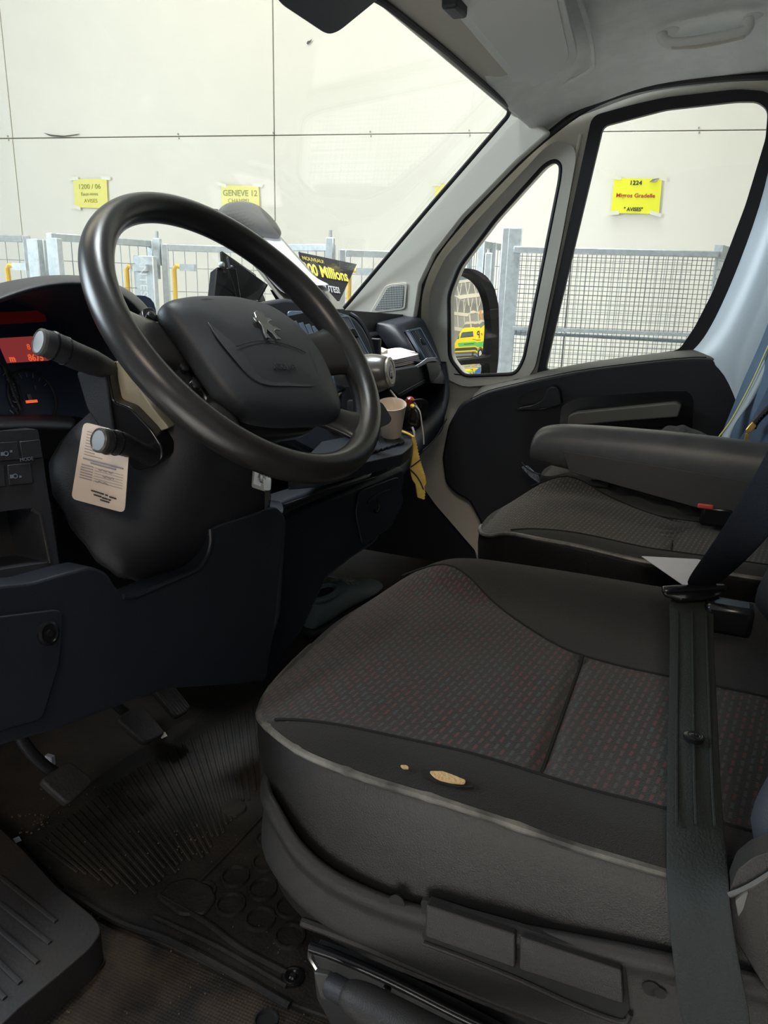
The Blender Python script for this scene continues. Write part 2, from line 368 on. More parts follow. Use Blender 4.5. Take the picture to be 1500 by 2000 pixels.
box('mid_rail', (cagep(1040, 640)+cagep(1345, 655))/2+N*.02, (L, .012, .012), M_steel, t, A3)
for u, wd in ((1003, .055), (985, .03)):
    c = cagep(u, 500)+N*-.02; c.z = (GZ+TOP+.07)/2; box('post', c, (wd, .05, TOP+.07-GZ), M_steel, t, A3, bevel=.004, seg=1)
c = cagep(1400, 500); c.z = (GZ+TOP)/2; box('post', c, (.006, .02, TOP-GZ), M_steel, t, A3)
c2 = b+WN*-.0+V((.75, -.12, 0)); D2 = (V((c2.x, c2.y, 0))-b).normalized(); 
m = MB(); N2 = D2.cross(ZU); L2 = .8
m.box(b+D2*L2/2+ZU*(TOP+.0), (L2, .03, .045), (D2, N2, ZU))
for i in range(26): m.box(b+D2*(L2*i/26)+ZU*(TOP+z0)/2, (.003, .003, TOP-z0), (D2, N2, ZU))
for j in range(45): m.box(b+D2*L2/2+ZU*(z0+(TOP-z0)*j/45), (L2, .003, .003), (D2, N2, ZU))
g = m.make('return_side_mesh', M_steel, t)
m = MB(); m.box(a+D*L/2+N*.2*(-1 if N.x < 0 else 1)+ZU*(GZ+.13), (L, .4, .05), A3); m.make('base_frame', M_steel, t)
# wheels so it stands on the floor
for s in (.08, .92):
    for q in (0, .38): lathe('castor', a+D*(L*s)+N*q*(-1 if N.x < 0 else 1)+ZU*(GZ+.055), D, [(0, .055), (.03, .055)], M_rub, t, n=14)
# ================================================================ BACK OF THE HALL (seen in the door mirror)
M_cream = mat('cream steelwork', (.62, .58, .47), .6); M_vy = mat('yellow van paint', (.85, .66, .02), .35); M_vg = mat('green van stripe', (.12, .50, .12), .4)
M_blue = mat('blue door', (.06, .20, .55), .5); M_dk = mat('dark grey skirt', (.06, .06, .055), .6); M_org = mat('orange board', (.75, .25, .04), .6)
bw = box('wall_back', (6, -23.5, 3.5), (26, .2, 8.6), mat('pale hall cladding', (.62, .60, .54), .7), None); struct(bw)
t = thing('roof_truss', 'cream lattice roof steelwork reflected in the door mirror', 'roof truss', (5, -20, GZ))
for z, h in ((2.55, .25), (3.55, .22), (5.3, .4), (6.9, .3)): box('beam', (5, -20, z), (18, .25, h), M_cream, t)
for i in range(13):
    x = -3+i*1.35
    box('upright', (x, -20, (GZ+6.9)/2 if i % 6 == 0 else 4.75), (.14, .18, 6.9-GZ if i % 6 == 0 else 4.3), M_cream, t)
    for z in (3.6, 5.3):
        m = MB(); m.bar((x, -20.05, z), (x+.9, -20.05, z+1.65), .10, up=(0, 1, 0)); m.make('diagonal', M_cream, t)
t = thing('blue_roller_door', 'blue hall door reflected behind the yellow van', 'door', (8.2, -19, GZ))
for k in range(9): box('door_slat', (8.35, -19, GZ+.13+k*.25), (1.9, .06, .235), M_blue, t)
box('door_frame', (8.35, -19, GZ+2.35), (2.1, .12, .12), M_cream, t)
box('orange_board', (6.9, -19.6, 3.25), (.3, .05, .85), M_org); tag(bpy.data.objects['orange_board'], 'orange board above the blue door, reflected in the door mirror', 'board')
def far_van():
    t = thing('delivery_van', 'yellow delivery van with a green stripe reflected in the door mirror', 'van', (4.4, -19, GZ))
    y = -18.0; q = [(1.35, -.35), (1.3, .25), (1.6, .62), (2.35, .85), (2.95, 1.72), (3.3, 1.93), (7.05, 1.95), (7.12, 1.7), (7.14, -.35), (6.75, -.38), (6.7, -.05), (6.45, .12), (6.2, .12), (5.95, -.05), (5.9, -.38), (3.05, -.38), (3.0, -.05), (2.75, .12), (2.5, .12), (2.25, -.05), (2.2, -.38)]
    slab('body', [V((x, y, z)) for x, z in q], (0, -1.9, 0), M_vy, t, bevel=.05)
    def pl(n, q, m, o=.012): return slab(n, [V((x, y+o, z)) for x, z in q], (0, -.01, 0), m, t, smooth=False)
    pl('green_stripe', [(3.6, .18), (3.5, .52), (7.0, .62), (7.0, .18)], M_vg)
    pl('sill_strip', [(3.1, -.22), (3.1, .05), (5.85, .05), (5.85, -.22)], M_dk)
    pl('cab_window', [(2.6, .98), (3.0, 1.5), (3.25, 1.5), (3.25, .98)], MATS['window dark'])
    pl('side_window', [(3.7, 1.0), (3.72, 1.5), (4.95, 1.55), (4.95, 1.05)], M_dk, .014); pl('window_pane', [(3.8, 1.08), (3.82, 1.43), (4.85, 1.47), (4.85, 1.13)], MATS['window dark'], .02)
    for x in (2.62, 6.33):
        lathe('tyre', (x, y-.2, GZ+.34), (0, 1, 0), [(0, .30), (.03, .34), (.2, .34), (.22, .3)], M_rub, t); lathe('rim', (x, y+.02, GZ+.34), (0, 1, 0), [(0, .2), (.02, .19), (.025, .05), (.03, .02)], M_grey, t)
    text('marking', 'P', (6.0, y+.02, 1.25), (-1, 0, 0), ZU, .9, M_ink, t, bold=.02)
    text('marking', '+', (6.55, y+.02, 1.25), (-1, 0, 0), ZU, .8, M_red, t)
    box('marking', (5.6, y+.013, .78), (1.5, .01, .04), M_ink, t)
    box('marking', (4.5, y+.02, .38), (.9, .01, .05), M_ink, t)
mat('window dark', (.10, .14, .13), .1)
far_van()
# ================================================================ VAN CAB SHELL
XS = 1.93
WSP = (V((1.5, .455, 1.12)), V((0, -1, -1)).normalized())   # windscreen plane
def wsp(u, v, o=0): return P(u, v, pl=(WSP[0]+WSP[1]*o, WSP[1]))
# windscreen
q = [V((.2, .455, 1.12)), V((1.95, .455, 1.12)), V((1.95, .93, .645)), V((.2, .93, .645))]
g = slab('window_1', q, WSP[1]*-.004, M_glass, smooth=False); struct(g)
# black windscreen surround on the inside
Ls = [wsp(*p) for p in fil([(420, -150), (742, -2), (862, 92), (1000, 212), (838, 400), (668, 602), (560, 720)], 22, 5, False)]
sec = [[p+WSP[1]*.002, p+WSP[1]*.008] for p in Ls]
tr = tube('trim_windscreen_gasket', [p+WSP[1]*.004 for p in Ls], .005, M_rub, n=8, flat=1); struct(tr)
# roof lining
xs = [.2, .5, .8, 1.1, 1.4, 1.62, 1.76, 1.85, 1.90, 1.915]
def roofz(y, x):
    e = max(0, (x-1.45)/.46); base = 1.12+(.455-y)*.62 if y > .36 else 1.179+(.36-y)*.22 if y > .1 else 1.236+(.1-y)*.04
    side = {True: 1.09+(.44-y)*.30, False: 1.165+(.2-y)*.05}[y > .2]
    k = e**3.0 if e > 0 else 0
    return base*(1-k)+min(side, base)*k
ys = [.458, .43, .39, .34, .28, .2, .1, 0, -.15, -.3, -.5, -.7]
secs = [[V((x, y-(.0 if y < .4 else .03*max(0, (x-1.75)/.15)), roofz(y, x))) for y in ys] for x in xs]
ce = loft('ceiling', secs, M_head, thick=-.012, sub=2); struct(ce)
bo = slab('roof_outer', [V((.15, .46, 1.30)), V((2.0, .46, 1.30)), V((2.0, -.8, 1.36)), V((.15, -.8, 1.36))], (0, 0, .02), M_white); bo.name = 'ceiling_outer_skin'; struct(bo)
# header band along the windscreen top
hb = loft('trim_header', [[V((x, .462, 1.112)), V((x, .45, 1.124)), V((x, .40, 1.147)), V((x, .395, 1.16))] for x in (.2, .8, 1.4, 1.80, 1.875)], M_grey2, thick=.006, sub=1); struct(hb)
# dark rain-sensor and mirror mount at the screen top
t = thing('rear_view_mirror', 'dark rounded rear-view mirror housing at the top of the windscreen', 'mirror', P(640, 40, pl=(WSP[0]+WSP[1]*.02, WSP[1])))
q = PX([(500, -60), (533, -22), (548, 8), (640, 69), (662, 62), (738, 0), (790, -60)], 14, 5, pl=(WSP[0]+WSP[1]*.02, WSP[1]))
slab('housing', q, -WSP[1]*.014, mat('dark mirror shell', (.028, .034, .046), .45), t, bevel=.003)
# passenger sun visor
vp = (V((1.49, .388, 1.118)), V((0, .17, 1)).normalized())
t = thing('sun_visor', 'grey passenger sun visor folded up against the headliner', 'sun visor', P(1000, 60, pl=vp))
q = PX([(856, -12), (893, 30), (1005, 162), (1032, 156), (1043, 171), (1120, 126), (1128, 108), (1093, -40), (1060, -90), (800, -90)], 7, 4, pl=vp)
slab('visor_panel', q, vp[1]*.016, M_visor, t, bevel=.004, seg=3)
q = PX([(862, -30), (905, 22), (1012, 152), (1036, 146), (1046, 158), (1108, 120), (1112, 106), (1080, -40), (1055, -80), (820, -80)], 7, 4, pl=(vp[0]-ZU*.0015, vp[1]))
slab('visor_face', q, vp[1]*.002, M_visor, t, bevel=.001)
c = P(888, 12, pl=(vp[0]-ZU*.004, vp[1])); box('hinge_clip', c, (.05, .022, .018), M_plas, t, bevel=.004)
tube('hinge_rod', [c, c+V((.03, .02, .012))], .006, M_plas, t)
# shallow moulded recess round the visor
rc = tube('trim_visor_recess', cr([P(*p, pl=(vp[0]+ZU*.033, vp[1])) for p in [(1122, -30), (1150, 60), (1158, 112), (1148, 140), (1060, 182), (1030, 186)]], 4), .0045, M_head, n=8, flat=.7); struct(rc)
# grab handle
hx = 1.66
t = thing('grab_handle', 'grey grab handle on the headliner above the passenger door', 'grab handle', P(1380, 75, x=hx))
bar = [P(*p, x=hx) for p in [(1292, 62), (1296, 78), (1318, 86), (1360, 81), (1410, 73), (1450, 64), (1462, 50), (1460, 34)]]
secs = []
tube('bar', cr(bar, 3), .0105, M_visor, t, n=10, flat=1.0, sub=1)
for u, v in ((1303, 62), (1470, 30)): lathe('mount', P(u, v, x=hx+.01)+V((.02, 0, .045)), (-.3, 0, -.9), [(0, .026), (.03, .026), (.044, .019), (.049, .01)], M_visor, t, n=18, sub=1)
tube('lower_rib', cr([P(*p, x=hx-.004) for p in [(1312, 92), (1360, 91), (1410, 82), (1455, 71)]], 3), .0035, M_grey2, t, n=8)
# ---- A-pillar trim
xa = 1.87
q = PX([(1000, 208), (1078, 258), (1010, 318), (905, 426), (850, 497), (822, 556), (812, 622), (760, 650), (690, 650), (660, 612), (838, 398), (985, 226)], x=xa)
ap = slab('trim_a_pillar', q, (.05, .01, 0), M_grey, bevel=.008, seg=3); struct(ap)
# raised fold running up the pillar
q = PX([(1002, 214), (1012, 221), (878, 392), (760, 545), (720, 590), (700, 640), (664, 612), (838, 400)], x=xa-.006)
# speaker grille
gq = [(722, 612), (752, 559), (762, 555), (793, 552), (795, 558), (791, 602), (785, 605)]
t = tag(slab('speaker_surround', PX(gq, 4, 3, x=xa-.004), (.006, 0, 0), M_grey, bevel=.001), 'silver grey mesh speaker grille at the foot of the windscreen pillar', 'speaker')
ORG['speaker_grille'] = org(t); t.name = 'speaker_grille'
M_grille = mat('perforated grille', (.34, .34, .32), .4, metal=.2)
nt = M_grille.node_tree; vo = nt.nodes.new('ShaderNodeTexVoronoi'); vo.inputs['Scale'].default_value = 230; vo.inputs['Randomness'].default_value = 0
tc = nt.nodes.new('ShaderNodeTexCoord'); rp = nt.nodes.new('ShaderNodeValToRGB'); rp.color_ramp.elements[0].position = .3; rp.color_ramp.elements[1].position = .5
rp.color_ramp.elements[0].color = (.03, .03, .03, 1); rp.color_ramp.elements[1].color = (.6, .6, .57, 1)
nt.links.new(tc.outputs['Object'], vo.inputs[0]); nt.links.new(vo.outputs[0], rp.inputs[0]); nt.links.new(rp.outputs[0], nt.nodes['Principled BSDF'].inputs['Base Color'])
gp = [(731, 606), (757, 563), (766, 559), (789, 557), (786, 599), (780, 601)]
slab('mesh', PX(gp, 3, 3, x=xa-.0055), (.003, 0, 0), M_grille, t)
# ---- body seal round the door opening
sp = [(818, 700), (816, 620), (822, 562), (848, 500), (905, 428), (1008, 320), (1078, 258), (1150, 208), (1240, 174), (1360, 156), (1500, 148), (1700, 150)]
sl = tube('trim_door_seal', cr(PX(sp, x=1.895), 4), .0085, M_rub, n=8); struct(sl)
# ---- passenger door (structure): frame plate with two openings
d1 = thing('door_1', None, None, P(1200, 900, x=XS)); d1['kind'] = 'structure'
qg = fil([(876, 576), (898, 520), (968, 428), (1064, 322), (1084, 312), (1097, 322), (1094, 352), (1024, 702), (1008, 731), (905, 735), (878, 700)], 14, 4)
mg = fil([(1168, 236), (1300, 205), (1440, 186), (1496, 192), (1512, 212), (1508, 280), (1468, 410), (1402, 590), (1358, 672), (1330, 696), (1058, 742)], 16, 4)
outer = fil([(806, 700), (806, 620), (814, 560), (842, 496), (900, 424), (1004, 316), (1075, 254), (1150, 200), (1240, 166), (1360, 148), (1500, 138), (1640, 136), (1640, 1180), (960, 1180), (932, 1080), (850, 985), (790, 900), (800, 760)], 10, 3)
slab('door_frame', [P(*p, x=XS) for p in outer], (.045, 0, 0), M_grey, d1, holes=[[P(*p, x=XS) for p in qg], [P(*p, x=XS) for p in mg]], bevel=.002)
# raised moulding round the quarter window
ro = fil([(836, 640), (840, 566), (866, 508), (930, 432), (1010, 346), (1060, 292), (1090, 272), (1120, 284), (1126, 306), (1096, 470), (1044, 722), (1020, 748), (905, 756), (868, 738), (838, 690)], 16, 4)
slab('quarter_window_moulding', [P(*p, x=XS-.016) for p in ro], (.02, 0, 0), M_grey2, d1, holes=[[P(*p, x=XS-.016) for p in qg]], bevel=.004, seg=3)
def ring(name, pts, x, w, r, m, par, h=.008):
    c = [P(*p, x=x) for p in pts]
    return tube(name, c, r, m, par, closed=True, n=8)
ring('quarter_window_gasket', qg, XS-.012, 0, .0055, M_rub, d1)
# main window gasket: flat dark channel, wide at the front edge
mi = fil([(1178, 246), (1300, 214), (1440, 198), (1480, 198), (1500, 214), (1496, 268), (1456, 400), (1392, 570), (1356, 640), (1326, 684), (1064, 724)], 12, 4)
mo = fil([(1156, 226), (1240, 203), (1300, 190), (1440, 174), (1500, 178), (1524, 206), (1522, 280), (1484, 410), (1420, 592), (1372, 682), (1336, 716), (1042, 760)], 18, 4)
slab('window_gasket', [P(*p, x=XS-.010) for p in mo], (.016, 0, 0), M_rub, d1, holes=[[P(*p, x=XS-.010) for p in mi]], bevel=.002)
slab('quarter_window_glass', [P(*p, x=XS+.02) for p in qg], (.004, 0, 0), M_glass, d1, smooth=False)
slab('door_window_glass', [P(*p, x=XS+.02) for p in mo], (.004, 0, 0), M_glass, d1, smooth=False)
tube('window_channel_lip', [P(1134, 262, x=XS-.008), P(1100, 420, x=XS-.008), P(1040, 722, x=XS-.008)], .004, M_grey, d1, n=8)
# ---- B pillar, glossy painted
cA = [(1528, 180), (1516, 330), (1466, 480), (1414, 606), (1376, 672), (1352, 692), (1346, 700)]
cB = [(1560, 180), (1545, 330), (1500, 490), (1446, 620), (1420, 680), (1412, 698), (1410, 706)]
cC = [(1590, 180), (1580, 330), (1540, 490), (1490, 620), (1458, 690), (1450, 740), (1448, 800)]
cD = [(1700, 180), (1690, 330), (1680, 490), (1650, 620), (1640, 690), (1630, 740), (1620, 800)]
secs = [PX(cA, x=1.935), PX(cA, x=1.917), PX(cB, x=1.885), PX(cC, x=1.88), PX(cC, x=1.874), PX(cD, x=1.86)]
bp = loft('trim_b_pillar', secs, M_white, sub=2, thick=.01); struct(bp)
# ---- door card
XD = 1.885
dq = fil([(919, 778), (954, 762), (1023, 745), (1153, 719), (1283, 703), (1370, 698), (1418, 704), (1438, 726), (1446, 780), (1440, 880), (1430, 1050), (960, 1180), (944, 1060), (937, 1020), (915, 979), (889, 966), (869, 945), (862, 895), (874, 832), (898, 789)], 10, 3)
slab('door_card', [P(*p, x=XD) for p in dq], (.045, 0, 0), M_plas, d1, bevel=.008, seg=3)
top = cr([(925, 768), (945, 752), (1000, 740), (1060, 724), (1150, 706), (1280, 689), (1350, 682), (1390, 683), (1408, 686)], 3)
low = cr([(919, 780), (954, 764), (1010, 750), (1070, 736), (1153, 721), (1283, 705), (1350, 699), (1380, 699), (1398, 700)], 3)
M_strip = mat('warm grey door capping', (.12, .115, .10), .5, bump=.2, bscale=900)
loft('door_capping', [[P(*a, x=XS-.006) for a in top], [P(a[0], a[1]+3, x=XS-.022) for a in top], [P(*b, x=XD-.004) for b in low], [P(b[0], b[1]+8, x=XD+.004) for b in low]], M_strip, d1, sub=2, thick=.004)
tube('capping_joint_line', [P(b[0], b[1]-1, x=XD-.005) for b in low[:-3]], .0012, M_black, d1, n=6)
slab('armrest_recess', PX([(1092, 836), (1097, 792), (1130, 776), (1300, 764), (1344, 764), (1354, 778), (1352, 850), (1100, 860)], 8, x=XD-.001), (.002, 0, 0), M_black, d1)
slab('armrest_bar', PX([(1108, 833), (1110, 812), (1124, 806), (1320, 787), (1331, 793), (1324, 815), (1200, 824)], 4, x=XD-.035), (.035, 0, 0), MATS['warm grey door capping'], d1, bevel=.006, seg=3)
slab('handle_recess', PX([(1006, 800), (1010, 778), (1024, 768), (1058, 758), (1086, 750), (1096, 756), (1100, 788), (1060, 800)], 6, x=XD-.001), (.002, 0, 0), M_black, d1)
slab('door_handle', PX([(1010, 801), (1012, 797), (1040, 792), (1056, 784), (1064, 776), (1068, 762), (1076, 756), (1086, 757), (1093, 768), (1096, 790), (1078, 794), (1045, 799)], 3, x=XD-.02), (.014, 0, 0), M_plas, d1, bevel=.003)
tube('pocket_lip', cr(PX([(1100, 862), (1160, 846), (1300, 842), (1350, 850), (1380, 880)], x=XD-.02), 3), .006, M_plas, d1, n=8)
# little wiring clip on the capping
tube('screw_cover', cr(PX([(996, 748), (1008, 742), (1016, 741)], x=XS-.02), 3), .003, M_plas, d1, n=6)
# ---- cab floor, rear bulkhead, firewall
M_floor = mat('dirty rubber floor', (.018, .016, .0145), .7, bump=.4, bscale=300, var=1.2, vscale=7, col2=(.045, .036, .028), spec=.3)
fl = box('floor', (1.12, .25, -.02), (1.75, 1.75, .04), M_floor); struct(fl)
fw = slab('wall_front', [V((.3, 1.06, .0)), V((1.95, 1.06, .0)), V((1.95, .97, .66)), V((.3, .97, .66))], (0, .03, 0), M_plas); struct(fw)
rb = box('wall_rear', (1.12, -.62, .62), (1.75, .03, 1.3), M_plas); struct(rb)
sl = box('trim_sill', (.255, .2, -.06), (.06, 1.5, .10), M_plas); struct(sl)
kw = slab('wall_kick_right', [V((1.96, .50, 0)), V((1.96, 1.06, 0)), V((1.96, 1.06, .66)), V((1.96, .66, .66)), V((1.96, .60, .3))], (.03, 0, 0), M_plas); struct(kw)
# ================================================================ SEATS
def fabric(name, base, c1, c2, dust):
    m = mat(name, base, .9, bump=.6, bscale=900, spec=.15, sheen=.15); nt = m.node_tree; b = nt.nodes['Principled BSDF']
    tc = nt.nodes['Texture Coordinate']; mp = nt.nodes.new('ShaderNodeMapping'); mp.inputs['Rotation'].default_value = (0, 0, R(8))
    br = nt.nodes.new('ShaderNodeTexBrick'); br.inputs['Scale'].default_value = 1; br.inputs['Brick Width'].default_value = .0135; br.inputs['Row Height'].default_value = .0072
    br.inputs['Mortar Size'].default_value = .0027; br.inputs['Mortar Smooth'].default_value = .3; br.inputs['Color1'].default_value = (*c1, 1); br.inputs['Color2'].default_value = (*c2, 1); br.inputs['Mortar'].default_value = (*base, 1)
    br.offset = .33
    n = nt.nodes.new('ShaderNodeTexNoise'); n.inputs['Scale'].default_value = 9; n.inputs['Detail'].default_value = 5
    rp = nt.nodes.new('ShaderNodeValToRGB'); rp.color_ramp.elements[0].position = .45; rp.color_ramp.elements[1].position = .72; rp.color_ramp.elements[0].color = (0, 0, 0, 1); rp.color_ramp.elements[1].color = (.5, .5, .5, 1)
    mx = nt.nodes.new('ShaderNodeMix'); mx.data_type = 'RGBA'; mx.inputs['B'].default_value = (*dust, 1)
    nt.links.new(tc.outputs['Object'], mp.inputs[0]); nt.links.new(mp.outputs[0], br.inputs[0]); nt.links.new(tc.outputs['Object'], n.inputs[0]); nt.links.new(n.outputs[0], rp.inputs[0])
    nt.links.new(rp.outputs[0], mx.inputs['Factor']); nt.links.new(br.outputs[0], mx.inputs['A']); nt.links.new(mx.outputs['Result'], b.inputs['Base Color']); return m
M_fab = fabric('patterned seat cloth', (.015, .0135, .0125), (.115, .022, .016), (.032, .058, .056), (.036, .031, .027))
M_fab2 = fabric('dusty patterned seat cloth', (.024, .0205, .018), (.12, .095, .07), (.055, .056, .05), (.044, .037, .030))
M_cloth = mat('plain dark seat cloth', (.0145, .0132, .0125), .92, bump=.6, bscale=1100, var=.35, vscale=6, spec=.12, sheen=.1)
M_vin = mat('worn black seat vinyl', (.0105, .0098, .0096), .40, bump=.25, bscale=700, var=.5, vscale=12, spec=.35)
M_wear = mat('scuffed vinyl edge', (.032, .030, .028), .42, bump=.3, bscale=120, var=.6, vscale=13, spec=.5, col2=(.20, .185, .16))
M_seam = mat('seam shadow thread', (.008, .008, .008), .9)
M_foam = mat('torn yellow foam', (.62, .42, .20), .9, bump=.8, bscale=400)
def sstep(a, b, x): t = max(0, min(1, (x-a)/(b-a))); return t*t*(3-2*t)
def cushion(par, x0, w, yf, yr, zb, fab, plain, side, flare=1.0, far=1.0, dense=1.0, zs=0.0):
    """seat cushion: plan outline round near side, front and far side; pillow top with plain bolsters and patterned middle"""
    k = w/.52
    plan = [(0, yr), (0, .05), (-.003, .15), (0, .235), (.012, .295), (.045, .345), (.10, .385), (.18, .41), (.28, .425), (.38, .423), (.46, .395), (.505, .345), (.52, .26), (.522, .15), (.52, .0), (.52, yr)]
    plan = [(x0+a*k, b+(yf-.425) if b != yr else yr) for a, b in plan]
    O = cr([(a, b, 0) for a, b in plan], 10)
    O += [O[-1].lerp(O[0], (i+1)/17) for i in range(16)]
    C = V((x0+w*.5, (yr+yf)/2, 0))
    def ztop(x, y, t):
        a = (x-x0)/k; z = zb+.005*math.sin(min(1, max(0, (y-yr)/(yf-yr)))*3.14)
        z += .030*far*math.exp(-((a-.475)/.06)**2)*sstep(yf+.02, yf-.13, y)+.004*math.exp(-((a-.035)/.03)**2)
        z += .010*sstep(.02, .16, y)*sstep(.42, .30, y-(yf-.425))*sstep(.52, .3, a)
        z -= .030*sstep(yf-.17, yf+.03, y)*(1-.55*math.exp(-((a-.0)/.07)**2))
        z -= .007*math.exp(-((y-(yf-.33))/.006)**2)*(1 if .065 < a < seamf(y)-.005 else 0)
        z -= (.002+.014*max(sstep(.10, .30, a)*sstep(.1, .3, y-(yf-.425)), sstep(.46, .52, a)*.5))*max(0, (t-.86)/.14)**2
        return z
    def seamf(y): q = sstep(yf-.33, yf-.10, y); return (.30+.16*q*flare)
    def seamn(y): return .058+.01*math.sin(max(0, y-yr)*7)
    ts = [0, .08, .16, .24, .32, .40, .46, .52, .57, .62, .66, .70, .735, .77, .80, .83, .86, .885, .91, .93, .95, .965, .98, .99, 1.0]
    if dense > 1: ts = [i/70 for i in range(64)]+[.915, .93, .945, .96, .972, .984, .993, 1.0]
    verts = []; n = len(O)
    for t in ts:
        for p in O:
            q = C.lerp(p, t); verts.append(V((q.x, q.y, ztop(q.x, q.y, t))))
    tr = len(ts)
    for dz, s in ((-.010, 1.006), (-.028, 1.008), (-.07, 1.0), (-.12, .985), (-.2, .96)):
        for p in O:
            q = C+(p-C)*s; verts.append(V((q.x, q.y, ztop(p.x, p.y, 1)+dz)))
        tr += 1
    faces = []; mi = []
    for j in range(tr-1):
        for i in range(n):
            f = (j*n+i, j*n+(i+1) % n, (j+1)*n+(i+1) % n, (j+1)*n+i); faces.append(f)
            c = (verts[f[0]]+verts[f[2]])/2; a = (c.x-x0)/k
            if j >= len(ts)-1: mi.append(2)
            else: mi.append(0 if (seamn(c.y) < a < seamf(c.y) and c.y < yf-.018) else 1)
    o = mk('cushion', verts, faces, fab, par, smooth=True, autos=False)
    o.data.materials.append(plain); o.data.materials.append(side)
    o.data.polygons.foreach_set('material_index', mi)
    def onz(a, y, dz=.0006): x = x0+a*k; return V((x, y, ztop(x, y, 0)+dz))
    ysm = [yr+.05+(yf-.04-yr-.05)*i/40 for i in range(41)]
    tube('seam', [onz(seamn(y), y) for y in ysm if y < yf-.075], .0014, M_seam, o, n=6)
    tube('seam', [onz(seamf(y), y) for y in ysm if y < yf-.045], .0014, M_seam, o, n=6)
    tube('seam', [onz(seamn(yf-.33)+(seamf(yf-.33)-seamn(yf-.33))*i/20, yf-.33, .001) for i in range(21)], .0018, M_seam, o, n=6)
    # piping along the near edge and round the front corner
    pp = [V((p.x, p.y, ztop(p.x, p.y, 1)-.003)) for p in O[2:88]]
    return o, pp, ztop, O, C, onz
ds = thing('driver_seat', 'worn dark driver seat with red-flecked cloth and torn near edge', 'seat', (.76, .1, 0))
cu, pp, ztop, O, C, onz = cushion(ds, .497, .515, .410, -.30, .368, M_fab, M_cloth, M_vin, dense=2)
tube('piping', pp[2:-6], [.0042 if i % 9 else .0048 for i in range(len(pp[2:-6]))], M_wear, cu, n=8, flat=.8)
# scuffed leather roll under the edge
# torn spot showing foam
def ont(u, v, dz=.003): p = P(u, v, z=.372); return V((p.x, p.y, ztop(p.x, p.y, 0)+dz))
def tear(px, m, name, dz):
    c = [ont(*p, dz=dz) for p in px]; slab(name, c, (0, 0, .0012), m, cu, smooth=False)
tear(fil([(818, 1534), (850, 1536), (880, 1546), (915, 1556), (925, 1566), (890, 1566), (850, 1556), (822, 1544)], 6, 3), M_seam, 'tear', .001)
tear(fil([(836, 1540), (862, 1541), (886, 1549), (908, 1557), (905, 1563), (880, 1561), (858, 1556), (846, 1550)], 5, 3), M_foam, 'torn_foam', .0025)
tear(fil([(780, 1526), (794, 1527), (798, 1533), (786, 1532)], 3, 2), M_foam, 'torn_foam', .002)
# ---- plastic seat base
def zt(y): 
    pts = [(-.4, .325), (-.03, .303), (.04, .288), (.168, .265), (.23, .270), (.266, .283), (.302, .310), (.34, .305), (.5, .30)]
    for (a, b), (c, d) in zip(pts, pts[1:]):
        if a <= y <= c: q = (y-a)/(c-a); q = q*q*(3-2*q) if False else q; return b+(d-b)*q
    return .31
def zbm(y): return .197+.014*sstep(.05, .21, y)+.030*sstep(.21, .33, y)
bplan = [(0, -.30), (0, .05), (-.001, .15), (0, .235), (.010, .285), (.036, .320), (.09, .338), (.18, .345), (.28, .35), (.38, .35), (.46, .34), (.505, .30), (.52, .24), (.52, .1), (.52, .0), (.52, -.30)]
base = cr([(.497+a*.99, b, 0) for a, b in bplan], 9)
def off(p, s): d = (p-C); return p+V((d.x, d.y, 0)).normalized()*s
rows = []
prof = [(.0, -.016, 0), (.000, .004, 0), (.006, .007, 0), (.011, .003, 0), (.013, -.006, 0), (.010, -.013, 0), (.0085, -.02, 0), (.009, -.3, 1), (.012, -.1, 2), (.012, .004, 3), (.004, -.004, 3), (-.02, -.006, 3)]
for so, dz, k in prof:
    row = []
    for p in base[::3]:
        a = zt(p.y); b = zbm(p.y); q = off(p, so)
        z = a+dz if k == 0 else a+(b-a)*.35 if k == 1 else a+(b-a)*.8 if k == 2 else b+dz
        row.append(V((q.x, q.y, z)))
    rows.append(row)
bs = loft('side_trim', rows, M_plas2, ds, sub=1, smooth=True)
xb = .4862
tube('trim_ridge', cr(PX([(590, 1800), (640, 1818), (720, 1850), (840, 1900), (960, 1950), (1100, 2000)], x=xb+.003), 3), .0045, M_plas2, bs, n=8)
slab('switch_recess', PX([(822, 1756), (1010, 1808), (1220, 1880), (1230, 1975), (1215, 1990), (1010, 1905), (826, 1836)], 8, x=xb), (.004, 0, 0), M_seam, bs)
for q in ([(832, 1768), (1006, 1826), (1006, 1892), (830, 1830)], [(1016, 1830), (1214, 1896), (1218, 1962), (1014, 1894)]):
    b = slab('switch_panel', PX(q, 5, x=xb-.006), (.012, 0, 0), M_plas2, bs, bevel=.0015, seg=3)
tube('recess_lip', cr(PX([(828, 1842), (900, 1868), (1010, 1912), (1120, 1962), (1214, 1996), (1232, 1980)], x=xb-.001), 3), .0022, M_plas2, bs, n=8)
for u, v, r in ((775, 1762, .006), (1272, 1932, .0055), (1288, 1940, .004)):
    lathe('screw_hole', P(u, v, x=xb+.001), (1, 0, 0), [(0, r+.001), (.0006, r), (.004, r*.8)], M_seam, bs, n=16)
